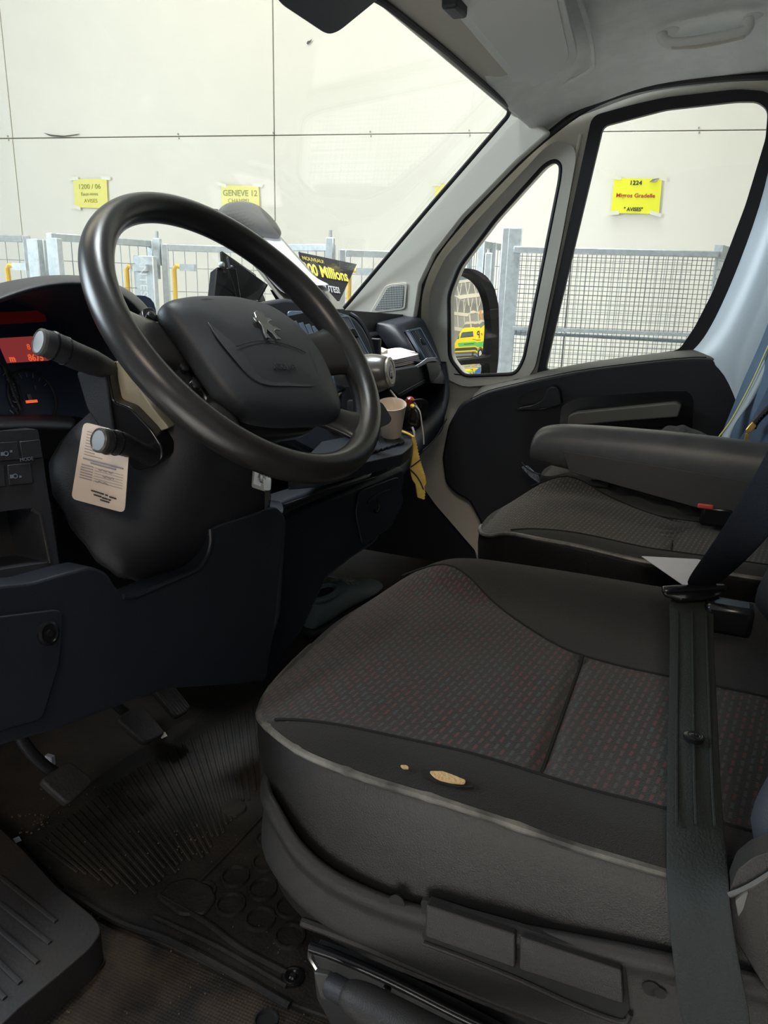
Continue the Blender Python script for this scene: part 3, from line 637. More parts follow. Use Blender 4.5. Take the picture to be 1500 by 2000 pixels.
# pedestal, slide rail, metal edge
box('pedestal', (.77, .0, .095), (.44, .50, .19), M_plas, ds, bevel=.01)
slab('side_plate', PX([(608, 1862), (700, 1898), (880, 1985), (980, 2040), (980, 2200), (700, 2200), (650, 2010), (618, 1950)], 4, x=.515), (.02, 0, 0), mat('dark pressed steel', (.05, .05, .05), .4, metal=.3), ds, bevel=.002)
tube('slide_rail', cr(PX([(607, 1850), (660, 1868), (760, 1912), (870, 1968), (960, 2012)], x=.503), 3), .0048, M_black, ds, n=10)
lathe('rail_bolt', P(757, 1929, x=.512), (-1, 0, 0), [(0, .004), (.004, .004), (.005, .003)], M_black, ds, n=12)
tube('rail_end', PX([(608, 1848), (606, 1868), (620, 1892)], x=.503), .003, M_chrome, ds, n=8)
# backrest of the driver seat
M_blue2 = mat('dark navy backrest vinyl', (.020, .024, .034), .6, bump=.3, bscale=800)
by = [(-.055, .40), (-.085, .47), (-.10, .58), (-.13, .72), (-.16, .86), (-.19, .98)]
rows = []
for y, z in by:
    rows.append([V((.50, y-.16, z)), V((.492, y-.08, z)), V((.497, y-.02, z)), V((.53, y, z)), V((.58, y-.03, z)), V((.66, y-.075, z)), V((.76, y-.085, z)), V((.86, y-.075, z)), V((.94, y-.04, z)), V((.985, y-.02, z)), V((1.01, y-.06, z)), V((1.01, y-.16, z))])
rows = [[V((p.x, p.y-.04, p.z-.03)) for p in rows[0]]]+rows
loft('backrest', rows, M_blue2, ds, cu=True, caps=True, sub=2)
M_arm2 = mat('grey recliner plastic', (.06, .058, .054), .45)
# recliner cover beside the belt
slab('recliner_cover', PX([(1424, 1742), (1440, 1700), (1470, 1676), (1530, 1656), (1560, 1700), (1560, 1980), (1500, 1940), (1432, 1830)], 8, x=.478), (.02, 0, 0), M_plas2, ds, bevel=.006, seg=3)
tube('recliner_edge', cr(PX([(1424, 1748), (1450, 1738), (1480, 1722), (1530, 1690)], x=.476), 3), .002, M_arm2, ds, n=8)
slab('recliner_handle', PX([(1436, 1760), (1452, 1746), (1462, 1742), (1452, 1776), (1442, 1792)], 3, x=.472), (.008, 0, 0), M_arm2, ds, bevel=.002)
# ---- handbrake lever between seat and sill
t = thing('handbrake_lever', 'dark grey handbrake lever lying beside the seat rail', 'handbrake', P(700, 1960, x=.45))
a, b = P(650, 1925, x=.462), P(900, 2060, x=.440)
lathe('lever_grip', P(690, 1948, x=.458), b-a, [(-.012, .010), (0, .0150), (.02, .0165), (.09, .0175), (.2, .018)], M_plas2, t, n=24, sub=1)
lathe('lever_shaft', P(642, 1922, x=.463), b-a, [(0, .009), (.003, .0105), (.04, .0105)], M_plas, t, n=20)
slab('lever_bracket', PX([(612, 1900), (640, 1905), (672, 1930), (655, 1960), (625, 1950)], 4, x=.47), (.006, 0, 0), MATS['dark pressed steel'], t, bevel=.001)
# ================================================================ SEAT BELT
M_belt = mat('grey-green belt webbing', (.022, .0255, .0245), .75, bump=.5, bscale=500, spec=.2); M_belt2 = mat('black belt webbing', (.010, .012, .016), .8, bump=.5, bscale=500, spec=.2)
t = thing('seat_belt', 'dark green-grey seat belt laid across the driver seat with its tongue', 'seat belt', P(1350, 1500, z=.36))
def zc(u, v, dz): p = P(u, v, z=.378+dz); return p
Lp = [(1290+12, 1166, .055), (1308, 1200, .045), (1306, 1300, .03), (1303, 1420, .016), (1301, 1540, .010), (1300, 1620, .008), (1300, 1680, .0)]
Rp = [(1400, 1166, .055), (1394, 1200, .048), (1398, 1300, .035), (1404, 1420, .020), (1410, 1540, .014), (1416, 1620, .008), (1424, 1690, .0)]
rows = []
for (a, b, c), (d, e, f) in zip(Lp, Rp):
    p, q = zc(a, b, c), zc(d, e, f); m1 = p.lerp(q, .33)+V((0, 0, .0035)); m2 = p.lerp(q, .67)+V((0, 0, .0015)); rows.append([p, m1, m2, q])
for (a, b, d, e, xl, xr) in ((1300, 1725, 1424, 1712, .486, .484), (1302, 1770, 1426, 1760, .474, .470), (1308, 1840, 1436, 1830, .468, .462), (1318, 1920, 1450, 1910, .466, .458), (1334, 2040, 1480, 2040, .464, .455)):
    p, q = P(a, b, x=xl), P(d, e, x=xr); rows.append([p, p.lerp(q, .33)+V((-.005 if b < 1800 else 0, 0, 0)), p.lerp(q, .67)+V((.007 if b < 1760 else 0, 0, 0)), q])
lap = loft('lap_webbing', rows, M_belt, t, sub=2, thick=.0014)
for k in (.18, .5, .82):
    ln = []
    for r in rows[1:6]: s = k*3; i = int(s); ln.append(r[i].lerp(r[i+1], s-i)+V((0, 0, .0016)))
    tube('webbing_rib', cr(ln, 4), .0012, M_belt, lap, n=6)
bt = P(1355, 1443, z=.378+.022); lathe('stop_button', bt, (.05, 0, 1), [(0, .0085), (.003, .0085), (.004, .006), (.0035, .004), (.0045, .002)], M_black, t, n=20)
a, b, a2, b2 = P(1326, 1148, z=.438), P(1400, 1146, z=.438), P(1560, 760, x=.62), P(1600, 930, x=.60)
rows = [[a, a.lerp(b, .5), b], [P(1378, 1080, x=.86), P(1408, 1088, x=.85), P(1462, 1092, x=.84)], [P(1440, 985, x=.78), P(1475, 1010, x=.77), P(1508, 1045, x=.76)], [P(1500, 880, x=.70), P(1530, 920, x=.69), P(1560, 970, x=.68)], [a2, a2.lerp(b2, .5), b2]]
loft('shoulder_webbing', rows, M_belt2, t, sub=2, thick=.0015)
tg = tube('tongue', cr([P(1292, 1154, z=.44), P(1310, 1152, z=.442), P(1360, 1150, z=.442), P(1402, 1148, z=.442), P(1416, 1150, z=.44)], 2), .0065, M_black, t, n=12, flat=.8, sub=1)
slab('tongue_plate', [P(*p, z=.437) for p in fil([(1292, 1150), (1410, 1146), (1408, 1166), (1390, 1172), (1330, 1176), (1296, 1166)], 5)], (0, 0, .004), M_black, t, bevel=.001)
# buckle at the far side
t = thing('belt_buckle', 'black belt buckle stalk behind the belt tongue', 'buckle', P(1425, 1225, z=.40))
box('buckle_body', P(1422, 1205, z=.42), (.03, .05, .035), M_black, t, bevel=.006); tube('stalk', [P(1400, 1216, z=.415), P(1440, 1180, z=.41), P(1480, 1200, z=.36)], .005, M_plas, t)
# ================================================================ PASSENGER BENCH
pb = thing('passenger_bench', 'double passenger bench in dusty brown-grey cloth with a folded-down armrest', 'seat', (1.5, 0, 0))
cA, ppA, zA, OA, CA, onA = cushion(pb, 1.115, .40, .338, -.42, .385, M_fab2, M_cloth, M_vin)
tube('piping', ppA[4:-10], .0045, M_wear, cA, n=8, flat=.8)
cB, ppB, zB, OB, CB, onB = cushion(pb, 1.53, .36, .31, -.42, .395, M_fab2, M_cloth, M_vin)
box('bench_base', (1.5, -.08, .13), (.74, .55, .26), M_plas, pb, bevel=.02)
bo = []
for y, z in ((-.20, .36), (-.22, .45), (-.26, .60), (-.31, .80), (-.34, .95)):
    bo.append([V((x, y-(.03 if 1.2 < x < 1.8 else 0), z)) for x in (1.08, 1.15, 1.3, 1.5, 1.7, 1.85, 1.9)]+[V((x, y-.12, z)) for x in (1.9, 1.5, 1.08)])
loft('backrest', bo, M_cloth, pb, cu=True, caps=True, sub=2)
# armrest
M_arm = mat('armrest vinyl', (.040, .041, .042), .38, bump=.1, bscale=700, var=.4, vscale=14)
prof = []
def armsec(ut, vt, ub, vb, x0=1.30, w=.075, hh=0):
    a, b = P(ut, vt, x=x0), P(ub, vb, x=x0); h = a.z-b.z; y = a.y
    return [V((x0+.012, y, b.z)), V((x0, y, b.z+h*.12)), V((x0-.002, y, b.z+h*.55)), V((x0+.004, y, b.z+h*.85)), V((x0+.02, y, b.z+h)), V((x0+w*.6, y, b.z+h*1.03)), V((x0+w, y, b.z+h*.92)), V((x0+w+.006, y, b.z+h*.5)), V((x0+w, y, b.z+h*.1)), V((x0+w*.5, y, b.z-.002))]
ss = [armsec(1034, 866, 1036, 896), armsec(1040, 846, 1042, 906), armsec(1062, 838, 1062, 909), armsec(1110, 836, 1110, 921), armsec(1250, 846, 1250, 957), armsec(1400, 862, 1400, 1000), armsec(1560, 884, 1560, 1040), armsec(1680, 900, 1680, 1060)]
loft('armrest', ss, M_arm, pb, cu=True, caps=True, sub=2)
slab('armrest_side_panel', PX([(1098, 880), (1560, 955), (1560, 1042), (1400, 1003), (1250, 960), (1112, 922)], 3, x=1.2965), (.006, 0, 0), mat('armrest side plastic', (.040, .038, .038), .6, bump=.2, bscale=800), pb, bevel=.0015)
# ================================================================ STEERING WHEEL
WC = V((.777, .488, .702)); WNN = V((-.07306, -.74162, .66682)).normalized(); E1 = V((.99518, -.09804, 0)); E2 = V((.06538, .66361, .74521))
M_bag = mat('airbag cover plastic', (.021, .0235, .028), .48, bump=.12, bscale=900, spec=.4)
def wl(x, y, o=0, rot=0):
    c, s = math.cos(R(rot)), math.sin(R(rot)); return WC+E1*(x*c-y*s)+E2*(x*s+y*c)+WNN*o
sw = thing('steering_wheel', 'black four-spoke steering wheel with shiny worn rim', 'steering wheel', WC)
secs = []; NR = 96
for i in range(NR):
    a = 2*math.pi*i/NR; r0 = .1835; d = E1*math.cos(a)+E2*math.sin(a); c = WC+d*r0; row = []
    da = math.degrees(a) % 360; g = max(math.exp(-((da-f)/14)**2) for f in (16, 140))
    for k in range(16):
        b = 2*math.pi*k/16; rr = .0168+.0012*g
        row.append(c+d*math.cos(b)*rr*.96+WNN*math.sin(b)*rr*1.12)
    secs.append(row)
loft('rim', secs, M_soft, sw, cu=True, cv=True, sub=1)
HR = -9
def spoke(a0, w0, a1, w1, rin, o_in=-.035):
    """from hub outwards; angles in the hub frame"""
    rows = []
    for s in (0, .25, .5, .75, .9, 1.0, 1.06):
        r = rin+(.183-rin)*min(1, s)+(.004 if s > 1 else 0); a = R(a0+(a1-a0)*s+HR); w = w0+(w1-w0)*s**2+(.012 if s == .9 else .03 if s >= 1 else 0); o = o_in*(1-s**1.6); th = .010+.004*(1-s)
        d = V((math.cos(a), math.sin(a))); n = V((-d.y, d.x)); row = []
        for k in range(12):
            b = 2*math.pi*k/12; cx = math.copysign(abs(math.cos(b))**.7, math.cos(b)); row.append(wl(d.x*r+n.x*cx*w/2, d.y*r+n.y*cx*w/2, o+math.sin(b)*th))
        rows.append(row)
    return loft('spoke', rows, M_soft, sw, cu=True, caps=True, sub=2)
spoke(-4, .072, -2, .066, .06); spoke(184, .072, 182, .062, .06)
spoke(-52, .040, -47, .046, .07); spoke(232, .040, 227, .046, .07)
# hub bowl behind the cover
def hub(sc_, o): return [wl(x*sc_, (y+.035)*sc_-.035, o) for x, y in HB]
HB = fil([(-.109, .050), (-.054, .057), (.017, .056), (.076, .041), (.109, .007), (.113, -.042), (.094, -.096), (.070, -.131), (-.031, -.117), (-.084, -.101), (-.101, -.078), (-.104, -.045), (-.103, .005)], .016, 2)
loft('hub', [hub(.55, -.085), hub(.75, -.08), hub(.90, -.06), hub(.93, -.03), hub(.8, -.025)], M_black, sw, cu=True, caps=True, sub=1)
bag = loft('airbag_cover', [hub(.93, -.022), hub(.985, -.018), hub(1.0, -.008), hub(.985, .000), hub(.94, .007), hub(.8, .013), hub(.55, .0175), hub(.25, .0195), hub(.0005, .020)], M_bag, sw, cu=True, sub=2)
# raised central panel of the cover, moulded line, emblem
IP = fil([(-.070, .036), (.070, .036), (.078, -.02), (.062, -.072), (.045, -.086), (-.045, -.086), (-.062, -.072), (-.078, -.02)], .018, 3)
def bo_(x, y): r = min(1, math.hypot(x/.11, (y+.035)/.09)); return .0200-.0125*r**2.6
slab('cover_panel', [wl(x, y, bo_(x, y)-.001, HR) for x, y in IP], WNN*.0022, M_bag, bag, bevel=.001)
tube('moulded_line', [wl(-.058+.116*i/12, -.036-.010*math.sin(math.pi*i/12)*-1, bo_(-.058+.116*i/12, -.036)+.0012, HR) for i in range(13)], .0005, M_bag, bag, n=6)
em = []
lion = [(-.010, .016), (-.004, .020), (.002, .019), (.006, .016), (.004, .012), (.009, .012), (.013, .009), (.008, .008), (.004, .006), (.008, .001), (.014, .001), (.018, -.003), (.010, -.003), (.006, -.005), (.006, -.011), (.010, -.016), (.003, -.016), (.001, -.009), (-.004, -.004), (-.008, -.010), (-.006, -.016), (-.013, -.016), (-.012, -.008), (-.009, .000), (-.010, .006), (-.014, .004), (-.016, .009), (-.011, .010)]
slab('chrome_emblem', [wl(x*1.12+.008, y*1.12-.006, bo_(0, -.006)+.002, HR) for x, y in lion], WNN*.0025, M_chrome, bag, bevel=.0006)
text('airbag_lettering', 'AIRBAG', wl(.0, -.062, bo_(0, -.06)+.0016, HR), wl(1, 0, 0, HR)-WC, wl(0, 1, 0, HR)-WC, .011, M_bag, bag, depth=.0008)
# control pods between spokes and cover
for sg in (-1, 1):
    q = [(.098, .046), (.118, .040), (.128, .0), (.120, -.05), (.102, -.078), (.096, -.04), (.104, 0)]
    pod = slab('control_pod', [wl(sg*x, y, -.022, HR) for x, y in fil(q, .008, 3)], -WNN*.014, M_black, sw, bevel=.002)
    for k in range(5):
        y = .03-.022*k; x = .117-.0009*abs(k-1.5)*4
        lathe('button', wl(sg*(x-.003-(.006 if k > 2 else 0)), y, -.023, HR), WNN, [(0, .0065), (.004, .006), (.005, .004)], M_black, pod, n=12)
# ================================================================ COLUMN, STALKS
sc_ = thing('steering_column', 'dark steering column cowl with sunlight painted on its upper piece', 'steering column', WC-WNN*.2)
rows = []
for d, hw, hh, sh in ((.055, .046, .044, -.005), (.08, .062, .058, -.012), (.13, .095, .080, -.03), (.20, .150, .105, -.055), (.28, .18, .12, -.075)):
    row = []
    for k in range(20):
        b = 2*math.pi*k/20; cx = math.copysign(abs(math.cos(b))**.6, math.cos(b)); cy = math.copysign(abs(math.sin(b))**.6, math.sin(b))
        row.append(WC-WNN*d+E1*cx*hw+E2*(cy*hh+sh))
    rows.append(row)
loft('lower_cowl', rows, M_plas, sc_, cu=True, caps=True, sub=2)
M_sunlit = mat('cowl plastic with painted sunlight', (.46, .42, .31), .5, bump=.2, bscale=800)  # pale beige paints the sunlit patch on the dark cowl
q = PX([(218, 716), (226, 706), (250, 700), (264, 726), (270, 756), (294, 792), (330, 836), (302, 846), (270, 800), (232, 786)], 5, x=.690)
slab('sunlit_upper_cowl', q, (.04, .01, 0), M_sunlit, sc_, bevel=.004)
q = PX([(192, 715), (210, 706), (214, 745), (222, 784), (254, 796), (296, 840), (316, 872), (318, 896), (300, 914), (268, 920), (236, 906), (214, 860), (200, 800)], 8, x=.672)
slab('stalk_carrier', q, (.05, .01, 0), M_black, sc_, bevel=.004)
q = PX([(148, 726), (206, 718), (214, 780), (224, 850), (196, 838), (170, 800)], 8, x=.668)
slab('cowl_side_plate', q, (.04, .01, 0), M_plas, sc_, bevel=.006)
M_cap = mat('grey stalk end cap', (.052, .052, .050), .4)
def stalk(name, label, pts, rad, m):
    t = thing(name, label, 'stalk', pts[-1]); path = cr(pts, 6); n = len(path)
    rr = []
    for i in range(n):
        s = i/(n-1)*(len(rad)-1); k = min(int(s), len(rad)-2); rr.append(rad[k]+(rad[k+1]-rad[k])*(s-k))
    tube('shaft', path, rr, M_plas, t, n=18, sub=1)
    ax = (path[0]-path[2]).normalized()
    lathe('end_cap', path[0]-ax*.002, ax, [(0, rad[0]*1.02), (.003, rad[0]*1.0), (.0045, rad[0]*.86), (.0035, rad[0]*.80), (.0035, .001)], m, t, n=28)
    for k in (5, 9): 
        if k < n-1: lathe('collar', path[k], ax, [(-.0015, rr[k]*.95), (-.001, rr[k]*1.05), (.001, rr[k]*1.05), (.0015, rr[k]*.95)], M_black, t, n=24)
    return t
stalk('indicator_stalk', 'upper black stalk with grey round end cap, before the red display', [P(78, 668, x=.585), P(108, 677, x=.600), P(145, 694, x=.625), P(180, 708, x=.650), P(214, 722, x=.690)], [.0135, .0142, .0142, .014, .011], M_cap)
stalk('wiper_stalk', 'lower black stalk with ribbed collar holding the paper card', [P(194, 860, x=.578), P(214, 863, x=.590), P(240, 868, x=.610), P(268, 880, x=.640), P(296, 892, x=.675)], [.0122, .0128, .0122, .0105, .0115], M_cap)
tag_pts = cr(PX([(372, 940), (380, 926), (398, 918), (436, 916), (462, 904)], x=.80), 4)
tube('height_lever', tag_pts, .0016, M_plas2, sc_, n=8); tube('height_lever_edge', cr(PX([(384, 944), (410, 948), (445, 936), (466, 920)], x=.80), 4), .0014, M_plas2, sc_, n=8)
# ================================================================ DASHBOARD
da = thing('dashboard', 'dark moulded dashboard running across the cab to the passenger door', 'dashboard', (1.1, .75, .0))
M_dash = mat('dashboard plastic', (.0095, .0125, .0185), .42, bump=.25, bscale=900, spec=.45)
# top shelf from pillar to pillar
rows = []
for x, k in ((1.0, 0), (1.1, 0), (1.2, 0), (1.5, 0), (1.7, 0), (1.82, 0), (1.90, -.004)):
    rows.append([V((x, .99, .60)), V((x, .93, .632+k)), V((x, .84, .648+k)), V((x, .76, .655+k)), V((x, .715, .650+k)), V((x, .705, .632+k)), V((x, .75, .60))])
loft('top_shelf', rows, M_dash, da, sub=2, thick=.01)
loft('top_shelf', [[V((x, .99, .60)), V((x, .95, .628)), V((x, .90, .636)), V((x, .87, .63)), V((x, .87, .58))] for x in (.30, .6, 1.0)], M_dash, da, sub=1, thick=.01)
# instrument hood
outp = [(-90, 606), (-40, 576), (0, 561), (60, 541), (130, 532), (195, 535), (250, 553), (290, 580), (322, 624), (338, 690), (340, 760)]
inp = [(-90, 640), (-40, 610), (0, 594), (60, 572), (120, 562), (175, 563), (225, 582), (264, 622), (290, 680), (300, 740), (300, 800)]
A = [P(*p, y=.70) for p in inp]; B = [P((a[0]*.5+b[0]*.5), (a[1]*.5+b[1]*.5), y=.69) for a, b in zip(inp, outp)]; D_ = [P(*p, y=.73) for p in outp]
cx = V((.78, 0, .60))
rows = [[V((cx.x+(p.x-cx.x)*.93, .84, cx.z+(p.z-cx.z)*.86)) for p in A], [V((cx.x+(p.x-cx.x)*.97, .77, cx.z+(p.z-cx.z)*.94)) for p in A], A, [p.lerp(q, .5)+V((0, -.006, 0)) for p, q in zip(A, B)], B, D_, [V((cx.x+(p.x-cx.x)*1.01, .80, p.z-.006)) for p in D_], [V((cx.x+(p.x-cx.x)*1.0, .90, .60+(p.z-.60)*.5)) for p in D_]]
loft('instrument_hood', rows, M_dash, da, sub=2)
IPL = (V((.78, .80, .62)), V((0, -.94, .34)).normalized())
M_clus = mat('dark blue instrument face', (.016, .026, .048), .3); M_lcd = mat('red lit display', (.03, .008, .008), .5, emit=(.20, .026, .026), es=1)
M_lcd2 = mat('bright orange segments', (.9, .2, .05), .4, emit=(1.0, .14, .04), es=.7); M_mark = mat('pale gauge marking', (.13, .155, .19), .5)
cl = slab('instrument_face', [P(*p, pl=IPL) for p in fil([(-140, 600), (300, 575), (340, 850), (150, 812), (-140, 822)], 30)], (0, .02, 0), M_clus, da)
def ip(u, v, o=.001): return P(u, v, pl=(IPL[0]+IPL[1]*o, IPL[1]))
slab('red_display', [ip(*p) for p in [(-60, 664), (92, 655), (96, 704), (14, 709), (0, 677), (-60, 684)]], -IPL[1]*.0006, M_lcd, cl, smooth=False)
o = slab('display_reflection', [ip(*p) for p in fil([(-40, 612), (84, 606), (92, 628), (-40, 636)], 3)], -IPL[1]*.0006, mat('painted display reflection', (.10, .01, .008), .3, emit=(.25, .012, .012), es=.06), cl, smooth=False)  # glowing sheet paints the red display's reflection in the cover glass
ux = ip(100, 700)-ip(0, 702); uy = ip(50, 660)-ip(50, 700)
text('display_digits', '8675', ip(70, 699, .0012), ux, uy, .0125, M_lcd2, cl, depth=.0003, bold=.0003); text('display_digits', 'm', ip(24, 701, .0012), ux, uy, .012, M_lcd2, cl, depth=.0005, bold=.0004); text('display_digits', '8', ip(56, 678, .0012), ux, uy, .011, M_lcd2, cl, depth=.0005)
def gauge(u, v, r, a0, a1, n, needle):
    c = ip(u, v, .001); X = ux.normalized(); Y = IPL[1].cross(X)
    if Y.z < 0: Y = -Y
    m = MB(); m.ring(c, IPL[1], r, .003, 36, .002); m.make('gauge_ring', M_plas2, cl, smooth=True)
    m = MB()
    for i in range(n):
        a = R(a0+(a1-a0)*i/(n-1)); d = X*math.cos(a)+Y*math.sin(a); m.bar(c+d*r*.72+IPL[1]*.001, c+d*r*(.86 if i % 2 else .9)+IPL[1]*.001, .0011, .0006, up=IPL[1])
    o = m.make('gauge_ticks', M_mark, cl); o['kind'] = 'stuff'
    return c, X, Y
c, X, Y = gauge(64, 775, .036, 190, 30, 9, 0); box('pump_symbol', c-X*.006+IPL[1]*.001, (.005, .0007, .007), M_mark, cl, (X, IPL[1], Y)); box('amber_bar', ip(62, 784), (.018, .0007, .0035), M_lcd2, cl, (X, IPL[1], Y))
text('gauge_letter', 'F', ip(70, 758), X, Y, .008, M_mark, cl, depth=.0004)
gauge(-22, 765, .045, 60, -50, 10, 0); gauge(172, 650, .05, 200, -20, 12, 0)
tube('face_divider', [ip(8, 716, .002), ip(24, 760, .002), ip(42, 802, .002)], .0022, M_plas2, cl, n=6)
# lower lip of the cluster and switch panel on the left
loft('cluster_lip', [[P(a, b, y=yy) for a, b in [(-120, v0), (0, v0-4), (80, v0-7), (150, v0-2)]] for v0, yy in ((812, .785), (822, .69), (834, .672), (846, .672))], M_plas, da, sub=1, thick=.004)
SP = (P(40, 900, y=.655), V((-.25, -.92, .28)).normalized())
def sp(u, v, o=0): return P(u, v, pl=(SP[0]+SP[1]*o, SP[1]))
slab('switch_panel', [sp(*p) for p in fil([(-150, 850), (74, 838), (82, 880), (92, 950), (98, 985), (116, 1108), (60, 1120), (-150, 1150)], 5)], (.0, .05, 0), M_plas, da, holes=[[sp(*p) for p in fil([(-100, 1012), (60, 992), (76, 1000), (96, 1098), (-100, 1128)], 5)]], bevel=.002)
slab('cubby_back', [sp(*p, -.045) for p in [(-150, 980), (100, 980), (118, 1110), (-150, 1160)]], (.0, .005, 0), M_plas2, da)
tube('cubby_edge', [sp(*p, .001) for p in [(62, 996), (78, 1005), (98, 1100)]], .0018, M_plas2, da, n=8)
for k, (q, t_) in enumerate([([(-60, 868), (34, 862), (40, 898), (-60, 906)], 'lamp'), ([(38, 862), (78, 858), (84, 894), (44, 898)], 'MODE'), ([(-60, 912), (8, 908), (12, 950), (-60, 956)], ''), ([(14, 908), (60, 904), (66, 944), (18, 948)], 'fog')]):
    b = slab('switch_button', [sp(*p, .002) for p in q], -SP[1]*.004, M_plas, da, bevel=.0008)
    c = (sp(*q[0], .003)+sp(*q[2], .003))/2; X = (sp(*q[1])-sp(*q[0])).normalized(); Y = (sp(*q[0])-sp(*q[3])).normalized()
    if t_ == 'MODE': text('button_lettering', 'MODE', sp(52, 897, .003), X, Y, .0052, M_mark, b, depth=.0003)
    elif t_:
        c = sp(12 if t_ == 'lamp' else 30, 886 if t_ == 'lamp' else 930, .003)
        m = MB(); m.ring(c, SP[1], .0022, .0010, 10, .0004); m.box(c-X*.0038, (.0035, .0038, .0006), (X, Y, SP[1])); m.box(c+X*.0052+Y*(.002 if t_ == 'lamp' else -.001), (.0022, .0022, .0008), (X, Y, SP[1]))
        o = m.make('button_symbol', M_mark, b); o['kind'] = 'stuff'
# knee bolster under the column, wrapping to the centre
KP = (V((.7, .535, .48)), V((-.06, -.93, .22)).normalized())
def kp(u, v, o=0): return P(u, v, pl=(KP[0]+KP[1]*o, KP[1]))
q = fil([(-150, 1158), (60, 1138), (130, 1118), (178, 1106), (208, 1118), (222, 1140), (240, 1165), (262, 1166), (388, 1112), (406, 1084), (412, 1058), (410, 1034), (420, 1026), (470, 1010), (540, 988), (560, 1012), (552, 1060), (540, 1200), (520, 1330), (440, 1338), (330, 1345), (250, 1372), (120, 1422), (-150, 1500)], 10, 3)
slab('knee_panel', [kp(*p) for p in q], (.02, .05, -.01), M_dash, da, bevel=.008, seg=3)
tube('knee_panel_lip', [kp(*p, .001) for p in fil([(240, 1165), (262, 1166), (388, 1112), (406, 1084), (412, 1058), (410, 1034)], 10, 3, False)], .003, M_dash, da, n=8)
M_gap = M_seam
lidp = fil([(-150, 1222), (112, 1190), (122, 1196), (124, 1230), (116, 1300), (84, 1404), (-150, 1470)], 6, 3)
slab('fuse_lid', [kp(*p, .0045) for p in lidp], -KP[1]*.004, M_dash, da, bevel=.0015)
lk = kp(92, 1237, .004); lathe('lid_lock', lk, KP[1], [(0, .0115), (.003, .0115), (.004, .009), (.002, .008), (.002, .004), (.005, .003)], M_black, da, n=24)
# dark opening behind the knee panel notch
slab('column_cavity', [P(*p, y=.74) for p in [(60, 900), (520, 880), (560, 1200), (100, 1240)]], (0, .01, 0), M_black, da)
tube('loose_wire', cr([P(*p, x=.74) for p in [(345, 1042), (360, 1038), (378, 1026), (396, 1028), (384, 1020), (400, 1026)]], 4), .0008, M_chrome, da, n=6)
tube('cavity_pipe', [P(238, 1088, y=.68), P(256, 1116, y=.68)], .004, M_plas2, da, n=8)
# centre console lower fascia
M_dash2 = M_dash
L2 = [(560, 1004), (600, 984), (644, 970), (720, 936), (798, 899), (830, 866), (856, 842)]
CL = (V((1.1, .50, .45)), V((-.35, -.92, .12)).normalized())
def clp(u, v, o=0): return P(u, v, pl=(CL[0]+CL[1]*o, CL[1]))
xs_ = [.93, 1.0, 1.1, 1.25, 1.5, 1.7, 1.84]
rows = []
for j, (off_, n_) in enumerate([((0, 0), 0)]): pass
topedge = [P(u, v, x=x) for (u, v), x in zip([(545, 975), (600, 955), (660, 938), (740, 916), (800, 880), (838, 846), (864, 800)], xs_)]
midedge = [P(u, v, x=x) for (u, v), x in zip([(548, 985), (604, 966), (664, 949), (744, 925), (803, 892), (842, 860), (868, 818)], xs_)]
lowedge = [P(u, v, x=x) for (u, v), x in zip([(556, 1008), (606, 984), (664, 962), (742, 930), (802, 905), (838, 880), (862, 850)], xs_)]
back = [p+V((0, .05, -.01)) for p in topedge]
loft('lower_fascia_bar', [back, topedge, [p+V((0, -.004, 0)) for p in midedge], lowedge, [p+V((0, .03, -.01)) for p in lowedge]], M_dash, da, sub=2)
tube('fascia_line', cr([p+V((0, -.006, 0)) for p in midedge], 4), .0014, M_plas2, da, n=8)
q = fil([(553, 1010), (606, 986), (664, 964), (742, 932), (790, 910), (792, 940), (782, 985), (762, 1010), (734, 1062), (690, 1090), (640, 1130), (592, 1234), (520, 1335), (500, 1330), (540, 1200)], 10, 3)
slab('centre_lower_panel', [P(*p, pl=(V((1.05, .545, .4)), V((-.30, -.93, .16)).normalized())) for p in q], (.0, .08, 0), M_dash, da, bevel=.008)
hp = (V((1.05, .543, .4)), V((-.30, -.93, .16)).normalized())
tube('storage_handle', cr([P(*p, pl=(hp[0]-V((0, .004, 0)), hp[1])) for p in [(718, 982), (728, 972), (744, 962), (762, 957)]], 4), .002, M_plas2, da, n=8)
slab('storage_lid', [P(*p, pl=hp) for p in fil([(700, 958), (776, 930), (786, 980), (760, 1030), (706, 1066), (692, 1000)], 8)], (0, -.003, 0), M_dash, da, bevel=.0015)
tube('bag_hook', cr([P(*p, pl=(hp[0]-V((0, .01, 0)), hp[1])) for p in [(738, 974), (740, 990), (736, 1000), (731, 997)]], 3), .0025, M_black, da, n=8)
# console shelf with ribbed pads
SH = P(760, 850, x=1.22).z
def shp(u, v, o=0): return P(u, v, z=SH+o)
q = fil([(620, 925), (700, 905), (785, 886), (806, 868), (806, 848), (785, 836), (760, 812), (730, 806), (640, 850), (560, 930)], 6)
slab('console_shelf', [shp(*p) for p in q], (0, 0, -.02), M_dash, da, bevel=.003)
for k in range(6):
    a = 716+k*11; slab('rib_pad', [shp(*p, .0045) for p in fil([(a, 858-k*3.2), (a+9, 855-k*3.2), (a+20, 878-k*3.6), (a+8, 884-k*3.6)], 2, 2)], (0, 0, -.004), M_dash, da, bevel=.001)
